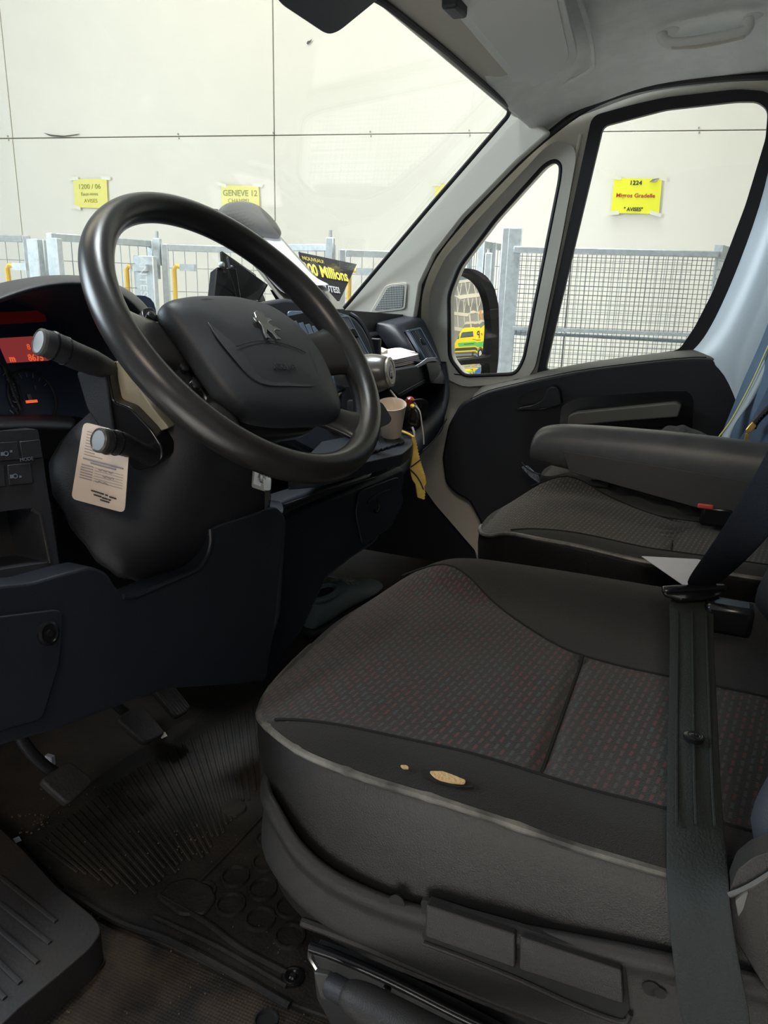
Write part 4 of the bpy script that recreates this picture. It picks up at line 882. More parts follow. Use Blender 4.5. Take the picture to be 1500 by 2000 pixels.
# centre stack (radio, heater) behind the wheel
CS = (P(640, 700, x=1.20), V((-.28, -.86, .42)).normalized())
def csp(u, v, o=0): return P(u, v, pl=(CS[0]+CS[1]*o, CS[1]))
M_stack = mat('silver blue console plastic', (.13, .17, .22), .35, metal=.2)
slab('centre_stack', [csp(*p) for p in fil([(500, 590), (560, 580), (640, 600), (690, 616), (712, 640), (726, 668), (734, 700), (744, 780), (720, 860), (640, 900), (560, 860), (520, 700)], 10)], (0, .10, -.03), M_dash, da, bevel=.008, seg=3)
slab('stack_trim', [csp(*p, .003) for p in fil([(560, 606), (640, 608), (664, 620), (690, 668), (706, 700), (712, 760), (690, 836), (650, 846), (600, 740)], 10)], -CS[1]*.003, M_stack, da, bevel=.0015)
slab('radio', [csp(*p, .007) for p in fil([(556, 618), (616, 606), (650, 660), (622, 690), (588, 680)], 4)], -CS[1]*.006, M_black, da, bevel=.001)
for k in range(4):
    slab('radio_key', [csp(*p, .0095) for p in [(570+k*13, 628+k*3), (579+k*13, 626+k*3), (590+k*12, 648+k*3), (582+k*12, 652+k*3)]], -CS[1]*.002, M_stack, da, bevel=.0005)
lathe('volume_knob', csp(626, 678, .007), CS[1], [(0, .012), (.008, .011), (.009, .009)], M_chrome, da, n=24)
lathe('heater_knob', csp(679, 655, .004), CS[1], [(0, .014), (.010, .013), (.011, .010), (.011, .001)], mat('pale grey knob', (.36, .40, .45), .35), da, n=28)
slab('heater_label', [csp(*p, .006) for p in fil([(660, 632), (670, 630), (676, 640), (668, 646)], 2)], -CS[1]*.002, M_grey, da)
lathe('heater_dial', csp(676, 790, .004), CS[1], [(0, .026), (.006, .025), (.008, .022)], M_black, da, n=28)
m = MB(); m.ring(csp(676, 790, .010), CS[1], .021, .004, 28, .002); m.make('dial_ring', M_grey2, da, smooth=True)
M_slat = mat('satin vent louvre', (.22, .25, .29), .35)
def vent(name, quad, pl, n, th=.016, knob=(.55, .42)):
    """air vent: frame, louvres, knob on a plane quad (TL TR BR BL)"""
    N_ = pl[1]; f = frame4(*[P(*p, pl=pl) for p in quad]); 
    fr = slab(name, [f(*s) for s in fil([(-.07, -.03), (1.07, -.03), (1.07, 1.03), (-.07, 1.03)], .06, 3)], N_*-.010, M_stack, da, holes=[[f(*s) for s in fil([(.04, .02), (.96, .02), (.96, .98), (.04, .98)], .04, 3)]], bevel=.0015)
    slab('duct', [f(*s)-N_*.017 for s in ((0, 0), (1, 0), (1, 1), (0, 1))], -N_*.002, M_black, fr)
    ax = (f(.5, 1)-f(.5, 0)); w = (f(1, .5)-f(0, .5)).length
    for i in range(n):
        s = (i+.5)/n; a, b = f(.04+.92*s, .03), f(.04+.92*s, .97); Yd = (b-a).normalized(); Xd = (N_.cross(Yd)+N_*.9).normalized()
        mk('louvre', boxv((a+b)/2-N_*.002, (w/n*.36, (b-a).length, .0016), (Xd, Yd, Xd.cross(Yd))), BF, M_slat, fr)
    k = f(*knob); slab('vent_knob', [k+(f(1, 0)-f(0, 0)).normalized()*a+(f(0, 1)-f(0, 0)).normalized()*b+N_*.004 for a, b in fil([(-.006, -.009), (.006, -.009), (.006, .009), (-.006, .009)], .004)], -N_*.01, M_black, fr, bevel=.002)
vent('centre_vent', [(664, 618), (681, 618), (722, 695), (704, 697)], (csp(700, 660, .026), CS[1]), 6)
q = cr(PX([(684, 613), (700, 624), (714, 644), (724, 668), (730, 696)], x=1.33), 4)
tube('stack_edge', q, .004, M_dash, da, n=8)
# passenger side: open shelf, glove lid, lower shelf, end pod
xp = 1.80
PL = (V((1.6, .645, .6)), V((0, -.98, .2)).normalized())
def pp_(u, v, o=0): return P(u, v, pl=(PL[0]+PL[1]*o, PL[1]))
slab('upper_shelf_back', [P(*p, y=.72) for p in [(600, 600), (860, 620), (860, 760), (600, 760)]], (0, .01, 0), M_dash, da)
slab('upper_shelf_wall', [V((1.34, .56, .66)), V((1.34, .76, .66)), V((1.34, .76, .50)), V((1.34, .56, .50))], (.01, 0, 0), M_dash, da, bevel=.002)
rows = [[P(*p, y=yy) for p in ((694, 628), (730, 632), (768, 640), (800, 652), (820, 668))] for yy in (.75, .69)]
slab('upper_shelf_floor', [V((1.34, .57, .575)), V((1.78, .61, .575)), V((1.78, .74, .575)), V((1.34, .74, .575))], (0, 0, -.01), M_dash, da)
gl = slab('glove_lid', [P(*p, y=.585) for p in fil([(750, 727), (768, 723), (829, 713), (835, 723), (831, 748), (781, 777), (773, 768), (742, 740)], 4)], (0, .03, 0), M_dash, da, bevel=.006, seg=3)
tube('glove_lid_line', [P(*p, y=.581) for p in [(778, 770), (800, 758), (829, 742)]], .001, M_plas2, gl, n=6)
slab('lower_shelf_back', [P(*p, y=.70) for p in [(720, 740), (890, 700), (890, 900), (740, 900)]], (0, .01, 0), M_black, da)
# end pod with outer vent
rows = []
left = [(750, 630), (770, 637), (788, 649), (802, 666), (814, 685), (826, 704), (833, 724), (838, 748)]
right = [(812, 616), (830, 621), (845, 640), (856, 664), (864, 684), (870, 704), (873, 724), (874, 750)]
ya = [.70, .675, .65, .63, .612, .60, .592, .588]
for (a, b), (c, d), y in zip(left, right, ya):
    p, q = P(a, b, y=y), P(c, d, x=1.895); pk = .03 if .595 < y < .66 else 0; rows.append([p+V((.0, .07, 0)), p, p.lerp(q, .22)+V((0, pk-.006, 0)), p.lerp(q, .86)+V((0, pk-.006, 0)), q, q+V((.03, .06, 0))])
rows.insert(0, [r+V((0, .10, -.002)) for r in rows[0]])
loft('end_pod', rows, M_dash, da, sub=2)
vp0, vp1, vp2 = rows[3][1], rows[7][1], rows[5][4]
NV = (vp1-vp0).cross(vp2-vp0).normalized(); NV = NV if NV.dot(CAM-vp0) > 0 else -NV
vent('outer_vent', [(799, 646), (821, 641), (853, 698), (832, 702)], (P(810, 670, y=.612), V((-.42, -.88, .22)).normalized()), 7)
slab('pod_lower_block', [P(*p, y=.575) for p in fil([(831, 706), (856, 702), (863, 720), (857, 735), (841, 748), (836, 724)], 4)], (0, .04, 0), M_dash, da, bevel=.004)
# rounded end of the dash down to the lower rim
outr = [(872, 704), (877, 730), (879, 772), (871, 816), (855, 854), (832, 888), (815, 911), (798, 930), (786, 950)]
inr = [(862, 712), (865, 738), (867, 768), (861, 794), (847, 815), (822, 838), (800, 852), (776, 876), (760, 900)]
xr = [1.88, 1.88, 1.87, 1.84, 1.78, 1.66, 1.52, 1.40, 1.30]
rows = []
for (a, b), (c, d), x in zip(inr, outr, xr):
    p, q = P(a, b, x=x-.03), P(c, d, x=x); m_ = p.lerp(q, .5)+V((-.006, -.012, 0)); rows.append([p+V((.02, .10, 0)), p, m_, q, q+V((.02, .10, -.02))])
loft('end_rim', rows, M_dash, da, sub=2)
m = MB(); 
for k in range(7): 
    p = P(748+k*8, 632-k*1.3, y=.76); m.box(p, (.03, .05, .003))
o = m.make('demister_slats', M_black, da); o['kind'] = 'stuff'
slab('demister_vent', [P(*p, y=.75) for p in fil([(735, 634), (800, 622), (812, 627), (750, 641)], 2)], (0, .02, 0), M_plas2, da)
# ================================================================ DASH TOP ITEMS
def quad(name, pts, th, m, par, bevel=0, r=0):
    a, b, c, d = map(V, pts); n = (b-a).cross(d-a).normalized(); n = n if n.dot(CAM-a) > 0 else -n
    q = fil([a, b, c, d], r, 3) if r else [a, b, c, d]
    return slab(name, q, -n*th, m, par, bevel=bevel, smooth=False), n
TLc, TRc, BRc, BLc = P(430, 428, y=.82), P(549, 462, y=.81), P(673, 604, y=.63), P(566, 604, y=.655)
t = thing('clipboard', 'dark grey clipboard with wide black clip and written sheets on the dash top', 'clipboard', BRc.lerp(BLc, .5))
bd, bn = quad('board', (TLc, TRc, BRc, BLc), .004, mat('grey clipboard board', (.20, .19, .16), .5), t, bevel=.001)
f = frame4(TLc, TRc, BRc, BLc)
def fb(s, tt, o=0): return f(s, tt)+bn*o
for k, (a, b, c, d) in enumerate([((.02, .02), (.86, .03), (.84, .86), (.02, .88)), ((.02, .02), (.88, .03), (.89, .84), (.03, .86)), ((.02, .02), (.90, .02), (.90, .80), (.02, .83))]):
    rows = []
    for j in range(9):
        tt = j/8; lift = .001+k*.0014+(.010*max(0, tt-.8)*(k+1)/.2*.5); sA = a[0]+(d[0]-a[0])*tt; sB = b[0]+(c[0]-b[0])*tt; tA = a[1]+(d[1]-a[1])*tt; tB = b[1]+(c[1]-b[1])*tt
        rows.append([fb(sA+(sB-sA)*i/4, tA+(tB-tA)*i/4, lift+.002*math.sin(i*1.5+k)*tt) for i in range(5)])
    sh = loft('sheet', rows, M_paper, t, sub=1, thick=.0003)
    if k == 2:
        rnd = random.Random(3)
        for i in range(11):
            tt = .14+i*.06; s0 = .10+rnd.random()*.1; pts = []
            for j in range(14): s = s0+j*.033; pts.append(fb(s, tt+.006*math.sin(j*2.3+i)+.02*j/14, .0062))
            tube('handwriting', pts[:8+rnd.randrange(6)], .0008, M_ink, sh, n=4)
M_clip = mat('brushed dark clip', (.013, .0125, .012), .38)
cl_ = [(424, 420), (428, 408), (441, 398), (470, 395), (500, 402), (528, 425), (545, 446), (549, 461), (520, 458), (472, 449), (432, 432)]
cpn = (TLc+bn*.018, bn)
inner = [P(*p, pl=(TLc+bn*.012, bn)) for p in cl_]; ctr = sum(inner, V((0, 0, 0)))/len(inner)
inner = cr(inner, 4, True)
rows = [[p-bn*.010 for p in inner], inner, [ctr.lerp(p, .93)+bn*.006 for p in inner], [ctr.lerp(p, .6)+bn*.012 for p in inner], [ctr.lerp(p, .0005)+bn*.013 for p in inner]]
loft('clip', rows, M_clip, t, cu=True, sub=1)
tube('hanging_hole', [P(*p, pl=(TLc, bn)) for p in fil([(408, 413), (412, 410), (426, 411), (424, 418), (412, 417)], 3)], .0025, M_clip, t, closed=True, n=8)
# black flyer
a, b, c = P(583, 492, y=.84), P(697, 516, y=.80), P(663, 588, y=.77); d = P(604, 590, pl=(a, (b-a).cross(c-a).normalized()))
M_fly = mat('black printed card', (.010, .010, .012), .45); M_fy = mat('yellow print', (.85, .70, .12), .6); M_fw = mat('white print', (.62, .62, .62), .6)
t = thing('flyer', 'black lottery flyer with yellow and white lettering behind the clipboard', 'flyer', c)
fl_, fn = quad('card', (a, b, c, d), .001, M_fly, t); ff = frame4(a, b, c, d); X = b-a; Y = a-d
ang = X
text('lettering', '200 Millions', ff(.45, .36)+fn*.0012, X, Y, .040, M_fy, fl_, bold=.0012, width=X.length*.76, shear=.25, depth=.0004)
text('lettering', 'NOUVEAU!', ff(.22, .12)+fn*.0012, X, Y, .013, M_fy, fl_, width=X.length*.34, depth=.0004)
text('lettering', 'MINUTES!', ff(.52, .72)+fn*.0012, X, Y, .022, M_fw, fl_, bold=.0006, width=X.length*.42, shear=.25, depth=.0004)
# handheld scanner in its dash cradle
t = thing('scanner_cradle', 'glossy black handheld terminal in a dash cradle left of the clipboard', 'terminal', P(470, 590, y=.80))
quad('terminal', (P(424, 521, y=.79), P(462, 524, y=.78), P(472, 588, y=.76), P(417, 588, y=.77)), .02, M_black, t, bevel=.002)
M_scr = mat('glossy screen', (.012, .018, .028), .06, coat=1)
quad('screen', (P(446, 500, y=.80), P(524, 556, y=.78), P(506, 590, y=.76), P(466, 590, y=.77)), .006, M_scr, t, bevel=.001)
quad('terminal_back', (P(434, 490, y=.84), P(500, 536, y=.83), P(520, 590, y=.80), P(440, 590, y=.80)), .006, M_black, t, bevel=.001)
lathe('mount_ball', P(433, 517, y=.785), (0, -1, .2), [(-.004, .004), (0, .005), (.004, .004)], M_steel, t, n=14); lathe('mount_screw', P(452, 521, y=.775), (0, -1, .2), [(0, .003), (.003, .002)], M_chrome, t, n=10)
tube('cable', cr([P(*p, y=.765) for p in [(444, 524), (449, 540), (458, 566), (463, 590)]], 4), .0013, M_arm2, t, n=8)
tube('cradle_edge', [P(521, 556, y=.75), P(504, 586, y=.745)], .0018, M_arm2, t, n=8)
slab('cradle_arm', [P(*p, y=.74) for p in [(536, 566), (542, 570), (568, 606), (560, 608)]], (0, .01, 0), M_plas2, t, bevel=.001)
slab('cradle_foot', [P(*p, y=.73) for p in [(505, 586), (560, 600), (580, 625), (530, 640), (500, 610)]], (0, .03, 0), M_black, t, bevel=.002)
# ================================================================ GEAR LEVER, CUP, KEYS
kc = P(757, 727, x=1.20); kax = V((-.25, -.94, .20)).normalized()
kax = (V((0, -1, .15))+V((.10, 0, 0))).normalized()
t = thing('gear_lever', 'round dark gear knob with blue shift pattern on the dash console', 'gear lever', P(745, 790, x=1.2))
lathe('knob', kc, kax, [(-.095, .014), (-.08, .022), (-.06, .031), (-.035, .0345), (-.012, .0315), (.002, .0255), (.004, .024)], mat('grey-brown gear knob', (.06, .055, .05), .3, coat=.3), t, n=32, sub=1)
lathe('shift_pattern_ring', kc, kax, [(.003, .0245), (.0065, .0245), (.007, .0195), (.006, .0185)], mat('satin ring', (.35, .33, .30), .3, metal=.6), t, n=32)
cap = lathe('shift_pattern_cap', kc, kax, [(.0045, .019), (.006, .012), (.0065, .001)], mat('blue cap', (.01, .02, .05), .2), t, n=32)
Xk = V((1, 0, 0)); Xk = (Xk-kax*Xk.dot(kax)).normalized(); Yk = kax.cross(Xk); Yk = Yk if Yk.z > 0 else -Yk
m = MB()
for dx in (-.008, 0, .008): m.bar(kc+kax*.0072+Xk*dx-Yk*.007, kc+kax*.0072+Xk*dx+Yk*.007, .0013, .0004, up=kax)
m.bar(kc+kax*.0072-Xk*.008, kc+kax*.0072+Xk*.008, .0013, .0004, up=kax); o = m.make('shift_pattern', MATS['white print'], cap); o['kind'] = 'stuff'
tube('lever_stem', cr([kc-kax*.07, P(728, 760, x=1.19)+V((0, .03, 0)), P(735, 800, x=1.2)+V((0, .04, 0))], 4), [.014, .015, .017, .019, .021, .024, .028, .032, .036], M_plas, t, n=18, sub=1)
slab('lever_boot', [P(*p, x=1.23) for p in fil([(704, 748), (760, 758), (788, 797), (770, 790), (744, 782), (700, 790)], 5)], (.03, .05, -.01), M_plas, t, bevel=.008, seg=3)
slab('lever_console', [P(*p, x=1.07) for p in fil([(690, 780), (734, 780), (748, 788), (766, 818), (760, 828), (742, 836), (690, 846)], 6)], (.02, .02, -.005), M_plas, t, bevel=.006, seg=3)
tube('boot_lit_edge', cr(PX([(762, 762), (776, 780), (787, 800)], x=1.225), 3), .0016, M_grey2, t, n=6)  # pale tube paints the lit edge of the boot
t = thing('paper_cup', 'beige paper cup standing in the console beside the gear lever', 'cup', P(768, 836, x=1.165))
c = P(765, 791, x=1.165); up_ = V((-.30, -.10, 1)).normalized()
M_cup = mat('beige cup paper', (.60, .50, .40), .7)
lathe('cup_body', c, up_, [(-.055, .0165), (-.05, .017), (0, .0235), (.0015, .0245), (.0025, .0235), (.001, .0223), (-.02, .0205), (-.045, .017), (-.046, .001)], M_cup, t, n=36)
M_tag = mat('yellow key strap', (.52, .36, .07), .55, var=.3, vscale=80)
t = thing('key_pouch', 'black key pouch with red clasp hanging on the dash edge', 'pouch', P(800, 850, x=1.33))
xk = P(800, 848, z=SH).x
pc = fil([(790, 784), (804, 778), (816, 788), (825, 806), (827, 828), (812, 846), (786, 843), (777, 828), (779, 804)], 8, 3)
q = [P(*p, x=xk) for p in pc]; ct = sum(q, V((0, 0, 0)))/len(q)
loft('pouch', [[ct.lerp(p, .3)+V((-.016, -.012, .004)) for p in q], [ct.lerp(p, .75)+V((-.012, -.008, 0)) for p in q], q, [ct.lerp(p, .9)+V((.02, .02, 0)) for p in q]], M_black, t, cu=True, caps=True, sub=2)
lathe('clasp', P(800, 786, x=xk-.02), (-.1, -.3, 1), [(-.005, .005), (0, .0075), (.007, .007), (.010, .003)], mat('red plastic clasp', (.22, .03, .02), .3), t, n=16)
lathe('brass_ring', P(805, 793, x=xk-.025), (-.5, -.6, .6), [(0, .004), (.003, .003)], M_yel, t, n=14)
tube('cord', cr(PX([(811, 792), (820, 804), (824, 828), (827, 850), (828, 868)], x=xk-.03), 4), .0011, M_grey2, t, n=6)
tube('wire_loop', cr(PX([(780, 806), (776, 826), (780, 840), (794, 846), (805, 852), (809, 862)], x=xk-.03), 4), .0020, M_yel, t, n=8)
tube('white_tie', cr(PX([(805, 834), (809, 846), (808, 860)], x=xk-.032), 3), .0018, M_fw, t, n=6)
t = thing('dark_wallet', 'dark card wallet lying at the back of the dash shelf behind the key pouch', 'wallet', P(822, 816, y=.60))
slab('wallet', [P(*p, y=.60) for p in fil([(808, 780), (826, 778), (838, 784), (834, 816), (812, 820)], 4)], (0, .012, .004), M_black, t, bevel=.002)
m = MB(); m.ring(P(822, 792, y=.598), (0, -1, 0), .005, .0014, 14, .0005); o = m.make('printed_symbol', M_plas2, t); o['kind'] = 'stuff'
t = thing('key_tag', 'long yellow notched plastic tag hanging in front of the dash', 'tag', P(820, 976, x=1.16))
lft = [(805, 852), (806, 868), (806, 884), (804, 900), (802, 914), (803, 926), (806, 938), (812, 946), (814, 960), (816, 972)]
rgt = [(810, 852), (814, 866), (818, 886), (822, 902), (826, 916), (831, 930), (833, 944), (829, 952), (831, 962), (829, 979)]
xt = xk-.05
pts = []
for i in range(len(rgt)-1):
    a, b = rgt[i], rgt[i+1]
    for k in range(3): pts += [(a[0]+(b[0]-a[0])*k/3+(1.0), a[1]+(b[1]-a[1])*k/3), (a[0]+(b[0]-a[0])*(k+.5)/3-1.0, a[1]+(b[1]-a[1])*(k+.5)/3)]
slab('strap', [P(*p, x=xt) for p in lft]+[P(*p, x=xt) for p in reversed(pts)], (.004, .003, 0), M_tag, t, bevel=.0006)
tube('black_tie', cr(PX([(803, 912), (812, 905), (822, 897)], x=xt-.003), 3), .0011, M_seam, t, n=6); tube('black_tie', cr(PX([(802, 918), (812, 928), (820, 940), (827, 956)], x=xt-.003), 3), .0011, M_seam, t, n=6)
# papers in the open shelf
M_pk = mat('pinkish receipts', (.80, .70, .73), .8); M_kr = mat('brown envelope', (.52, .36, .20), .8)
t = thing('paper_stack', 'stack of pinkish receipts and envelopes in the dash shelf', 'papers', P(800, 724, y=.60))
rnd = random.Random(5)
def shf(u, v, y): return P(u, v, y=y)
for k in range(8):
    dv = -k*3.4; w_ = rnd.uniform(-4, 3)
    lo = [(757+w_, 729+dv), (785, 724+dv+rnd.uniform(-1, 1)), (812, 717+dv), (830+w_*.5, 712+dv*.85)]
    rows = [[P(a, b, y=.60) for a, b in lo], [P(a, b, y=.60)+V((.01, .06, .002*k)) for a, b in lo]]
    loft('receipt', rows, M_pk if k != 2 else M_kr, t, sub=2, thick=.0035)
slab('envelope', [P(*p, y=.62) for p in [(752, 700), (768, 694), (772, 712), (764, 722), (750, 716)]], (0, .002, .0), M_kr, t)
t = thing('crumpled_paper', 'crumpled cream wrapper beside the receipts in the dash shelf', 'paper', P(745, 700, y=.63))
slab('wrapper', [P(*p, y=.635) for p in [(730, 692), (742, 684), (748, 688), (757, 682), (758, 688), (752, 702), (746, 700), (736, 704)]], (.006, .02, .004), mat('cream wrapper', (.62, .58, .42), .7), t, bevel=.001)
slab('wrapper_flap', [P(*p, y=.645) for p in [(727, 688), (735, 680), (741, 677), (738, 688), (730, 694)]], (.004, .01, 0), M_paper, t)
t = thing('white_slips', 'white slips held under the outer air vent', 'papers', P(842, 712, y=.585))
for k in range(3): slab('slip', [P(*p, y=.575-k*.002) for p in [(812+k*4, 714-k*2), (834, 703-k*2), (850, 704-k*3), (852, 708-k*3), (836, 708-k*2), (816+k*4, 718-k*2)]], (0, .001, .0), M_paper, t, smooth=False)
# card on the lower stalk
t = thing('service_card', 'cream printed card with rounded corners hanging from the lower stalk', 'card', P(190, 990, x=.615))
cq = [P(*p, x=.615) for p in [(163, 824), (254, 848), (243, 1002), (139, 974)]]; cn = V((-1, 0, 0))
slab('card', fil(cq, .007, 4), (.0008, 0, 0), M_card, t, smooth=False); fc = frame4(*cq); X = cq[1]-cq[0]; Y = cq[0]-cq[3]
rnd = random.Random(9)
def cline(s0, s1, tt, r, m): tube('printed_line', [fc(s0, tt)+cn*.0006, fc((s0+s1)/2, tt)+cn*.0006, fc(s1, tt)+cn*.0006], r, m, t, n=4)
for i in range(9): tt = .10+i*.036; cline(.12, .3+rnd.random()*.35, tt, .0004, M_inkg)
cline(.12, .92, .44, .0009, M_inkg); cline(.28, .78, .475, .0009, M_inkg)
for i in range(6):
    tt = .52+i*.034; cline(.10, .34, tt, .0005, M_inkg); cline(.38, .93, tt+.004, .00025, M_inkg)
for s, tt, n_ in ((.45, .53, 9), (.55, .60, 7), (.42, .685, 8)):
    tube('handwriting', [fc(s+.035*j, tt+.012*math.sin(j*2.1))+cn*.0008 for j in range(n_)], .0005, M_inkg, t, n=4)
for s0, s1, tt in ((.36, .60, .815), (.63, .68, .825), (.71, .84, .835), (.42, .56, .86), (.58, .68, .87), (.70, .74, .875), (.55, .72, .905)):
    n_ = int((s1-s0)*60); tube('stamp_lettering', [fc(s0+(s1-s0)*j/n_, tt+.006*(j % 2)+.03*(j/n_)*(s1-s0))+cn*.0009 for j in range(n_+1)], .0008, M_ink, t, n=4)
# ignition key
t = thing('ignition_key', 'silver key with white fob hanging below the steering wheel', 'key', P(515, 998, x=.80))
xq = .80
slab('fob', fil([P(*p, x=xq) for p in [(494, 908), (532, 922), (522, 962), (491, 952)]], .003, 3), (.006, .003, 0), mat('grey white fob', (.27, .27, .255), .4), t, bevel=.001)
slab('fob_label', [P(*p, x=xq-.001) for p in [(498, 918), (514, 924), (509, 950), (495, 945)]], (.001, 0, 0), M_paper, t, smooth=False)
tube('key_ring', [P(514+9*math.cos(a), 932+11*math.sin(a), x=xq-.004) for a in [i*math.pi/8 for i in range(16)]], .0011, M_chrome, t, closed=True, n=6)
tube('chain', cr(PX([(504, 914), (506, 922), (514, 928), (520, 936)], x=xq-.005), 3), .0009, M_chrome, t, n=6)
slab('key_bow', fil([P(*p, x=xq-.005) for p in [(514, 930), (529, 934), (528, 958), (515, 958)]], .003, 3), (.002, 0, 0), M_steel, t, bevel=.0004)
bl = [(517, 956), (527, 958), (526, 964), (529, 967), (526, 971), (528, 975), (525, 979), (526, 984), (522, 990), (520, 998), (517, 996)]
slab('key_blade', [P(*p, x=xq-.0045) for p in bl], (.0015, 0, 0), M_clip, t)
slab('ignition_barrel', [P(*p, x=.81) for p in fil([(498, 886), (524, 886), (528, 910), (498, 908)], 5)], (.03, 0, 0), M_black, t, bevel=.002)
# paper on the bench
t = tag(quad('folded_paper', [P(1253, 1086, z=.412), P(1364, 1092, z=.412), P(1430, 1112, z=.41), P(1340, 1146, z=.408)], .0008, M_paper, None)[0], 'folded white paper lying on the middle bench seat by the belt', 'paper'); t.name = 'folded_paper'
# ================================================================ JACKET, BAG
M_jk = mat('blue grey workwear', (.075, .125, .19), .75, bump=.4, bscale=700, var=.3, vscale=9); M_nv = mat('navy workwear', (.035, .060, .105), .8, bump=.4, bscale=700); M_ref = mat('reflective grey band', (.34, .40, .44), .45)
t = thing('work_jacket', 'blue grey work jacket with reflective band and brass zip hanging at the right edge', 'jacket', P(1450, 870, x=1.55))
def jx(k): return 1.66-.035*k
cols = [[(1516, 560), (1482, 660), (1446, 735), (1424, 800), (1402, 848), (1399, 880)],
        [(1524, 580), (1490, 675), (1456, 742), (1432, 800), (1410, 850), (1404, 885)],
        [(1540, 590), (1498, 690), (1466, 748), (1444, 795), (1424, 832), (1408, 862)],
        [(1570, 600), (1520, 700), (1484, 756), (1460, 806), (1446, 850), (1440, 885)],
        [(1600, 600), (1550, 700), (1508, 766), (1490, 810), (1484, 850), (1478, 890)],
        [(1640, 600), (1590, 700), (1550, 780), (1540, 820), (1530, 850), (1520, 895)]]
rows = []
for k, c in enumerate(cols): rows.append([P(u, v, x=jx(k)+(.02 if k % 2 else 0)) for u, v in c])
rows.insert(0, [p+V((.05, -.06, 0)) for p in rows[0]])
loft('jacket_body', rows, M_jk, t, sub=2, thick=.006)
sl_ = [(1536, 600), (1500, 680), (1474, 738), (1448, 788), (1426, 826), (1405, 854), (1400, 866)]; sr_ = [(1546, 640), (1512, 715), (1490, 748), (1470, 786), (1446, 812), (1432, 834), (1424, 868)]
loft('reflective_band', [[P(*a, x=1.615-i*.012) for i, a in enumerate(sl_)], [P((a[0]+b[0])/2, (a[1]+b[1])/2, x=1.598-i*.012) for i, (a, b) in enumerate(zip(sl_, sr_))], [P(*b, x=1.60-i*.012) for i, b in enumerate(sr_)]], M_ref, t, sub=2, thick=.003)
tube('yellow_piping', cr([P(a[0]-1, a[1]-1, x=1.605-i*.012) for i, a in enumerate(sl_)], 4), .0012, M_sign2, t, n=8)
nv = [[(1560, 640), (1500, 745), (1474, 806), (1440, 860), (1424, 882)], [(1590, 690), (1520, 790), (1478, 830), (1462, 862), (1456, 890)], [(1620, 700), (1560, 800), (1510, 850), (1490, 880), (1480, 900)]]
loft('navy_panel', [[P(*a, x=1.52-k*.05) for a in c] for k, c in enumerate(nv)], M_nv, t, sub=2, thick=.004)
zp = cr(PX([(1540, 770), (1500, 800), (1478, 822), (1470, 836)], x=1.44), 4)
tube('zip', zp, .006, M_black, t, n=8)
for i, p in enumerate(zp[::1]): box('zip_tooth', p+V((-.006, 0, 0)), (.003, .0035, .003), M_plas2, t)
M_brass = mat('brass', (.80, .50, .14), .3, metal=.8)
slab('zip_slider', PX([(1462, 832), (1470, 824), (1478, 832), (1470, 842), (1460, 848), (1456, 840)], 2, x=1.425), (.006, 0, 0), M_brass, t, bevel=.001)
slab('zip_puller', PX([(1456, 846), (1464, 848), (1462, 866), (1452, 866)], 2, x=1.425), (.003, 0, 0), M_brass, t, bevel=.0006)
# dark cloth bundles
def bundle(name, label, outl, x, m, cat):
    q = [P(*p, x=x) for p in fil(outl, 6, 2)]; ct = sum(q, V((0, 0, 0)))/len(q)
    t = thing(name, label, cat, min(q, key=lambda p: p.z)); rr = random.Random(2)
    loft('cloth', [[ct.lerp(p, .2)+V((-.03, 0, .004*rr.random())) for p in q], [ct.lerp(p, .6)+V((-.025+.012*rr.random(), 0, 0)) for p in q], [ct.lerp(p, .9)+V((-.012+.01*rr.random(), 0, 0)) for p in q], q, [p+V((.06, 0, 0)) for p in q]], m, t, cu=True, caps=True, sub=2); return t
M_dcl = mat('black nylon', (.018, .017, .016), .6, bump=.6, bscale=120, sheen=.1)
bundle('black_cloth_bag', 'crumpled dark cloth bag in front of the door behind the armrest', [(1286, 846), (1300, 834), (1318, 838), (1332, 832), (1350, 842), (1366, 846), (1390, 858), (1390, 880), (1290, 870)], 1.74, M_dcl, 'bag')
t = thing('black_sleeve', 'black nylon sleeve lying along the bench under the armrest', 'sleeve', P(1270, 970, x=1.36))
pts = cr([P(*p, x=1.345) for p in [(1158, 938), (1190, 948), (1240, 958), (1300, 975), (1350, 990), (1400, 1004)]], 4); rr = random.Random(4)
tube('sleeve', pts, [.011+.003*math.sin(i*1.3)+.004*rr.random()+.004*i/len(pts) for i in range(len(pts))], M_dcl, t, n=12, flat=.8, sub=1)
box('velcro_tab', P(1172, 943, x=1.33), (.02, .035, .012), M_plas2, t, bevel=.003)
t = thing('red_buckle', 'red release button of the bench belt buckle under the armrest', 'buckle', P(1385, 1000, x=1.31))
box('button', P(1378, 988, x=1.30), (.012, .024, .008), mat('red button', (.55, .07, .05), .4), t, bevel=.002); box('buckle_body', P(1400, 1006, x=1.31), (.03, .05, .035), M_black, t, bevel=.006)
t = thing('patterned_wrapper', 'white and blue wrapper in the door pocket beside the bench', 'wrapper', P(1040, 945, x=1.80))
slab('wrapper', PX([(1018, 912), (1030, 910), (1052, 930), (1056, 946), (1034, 930)], 2, x=1.80), (.004, 0, 0), mat('blue white print', (.30, .33, .36), .5, var=1, vscale=120, col2=(.03, .04, .10)), t)
tube('cord', cr(PX([(1018, 903), (1030, 915), (1048, 925), (1056, 926)], x=1.80), 3), .0018, M_plas, t, n=6)
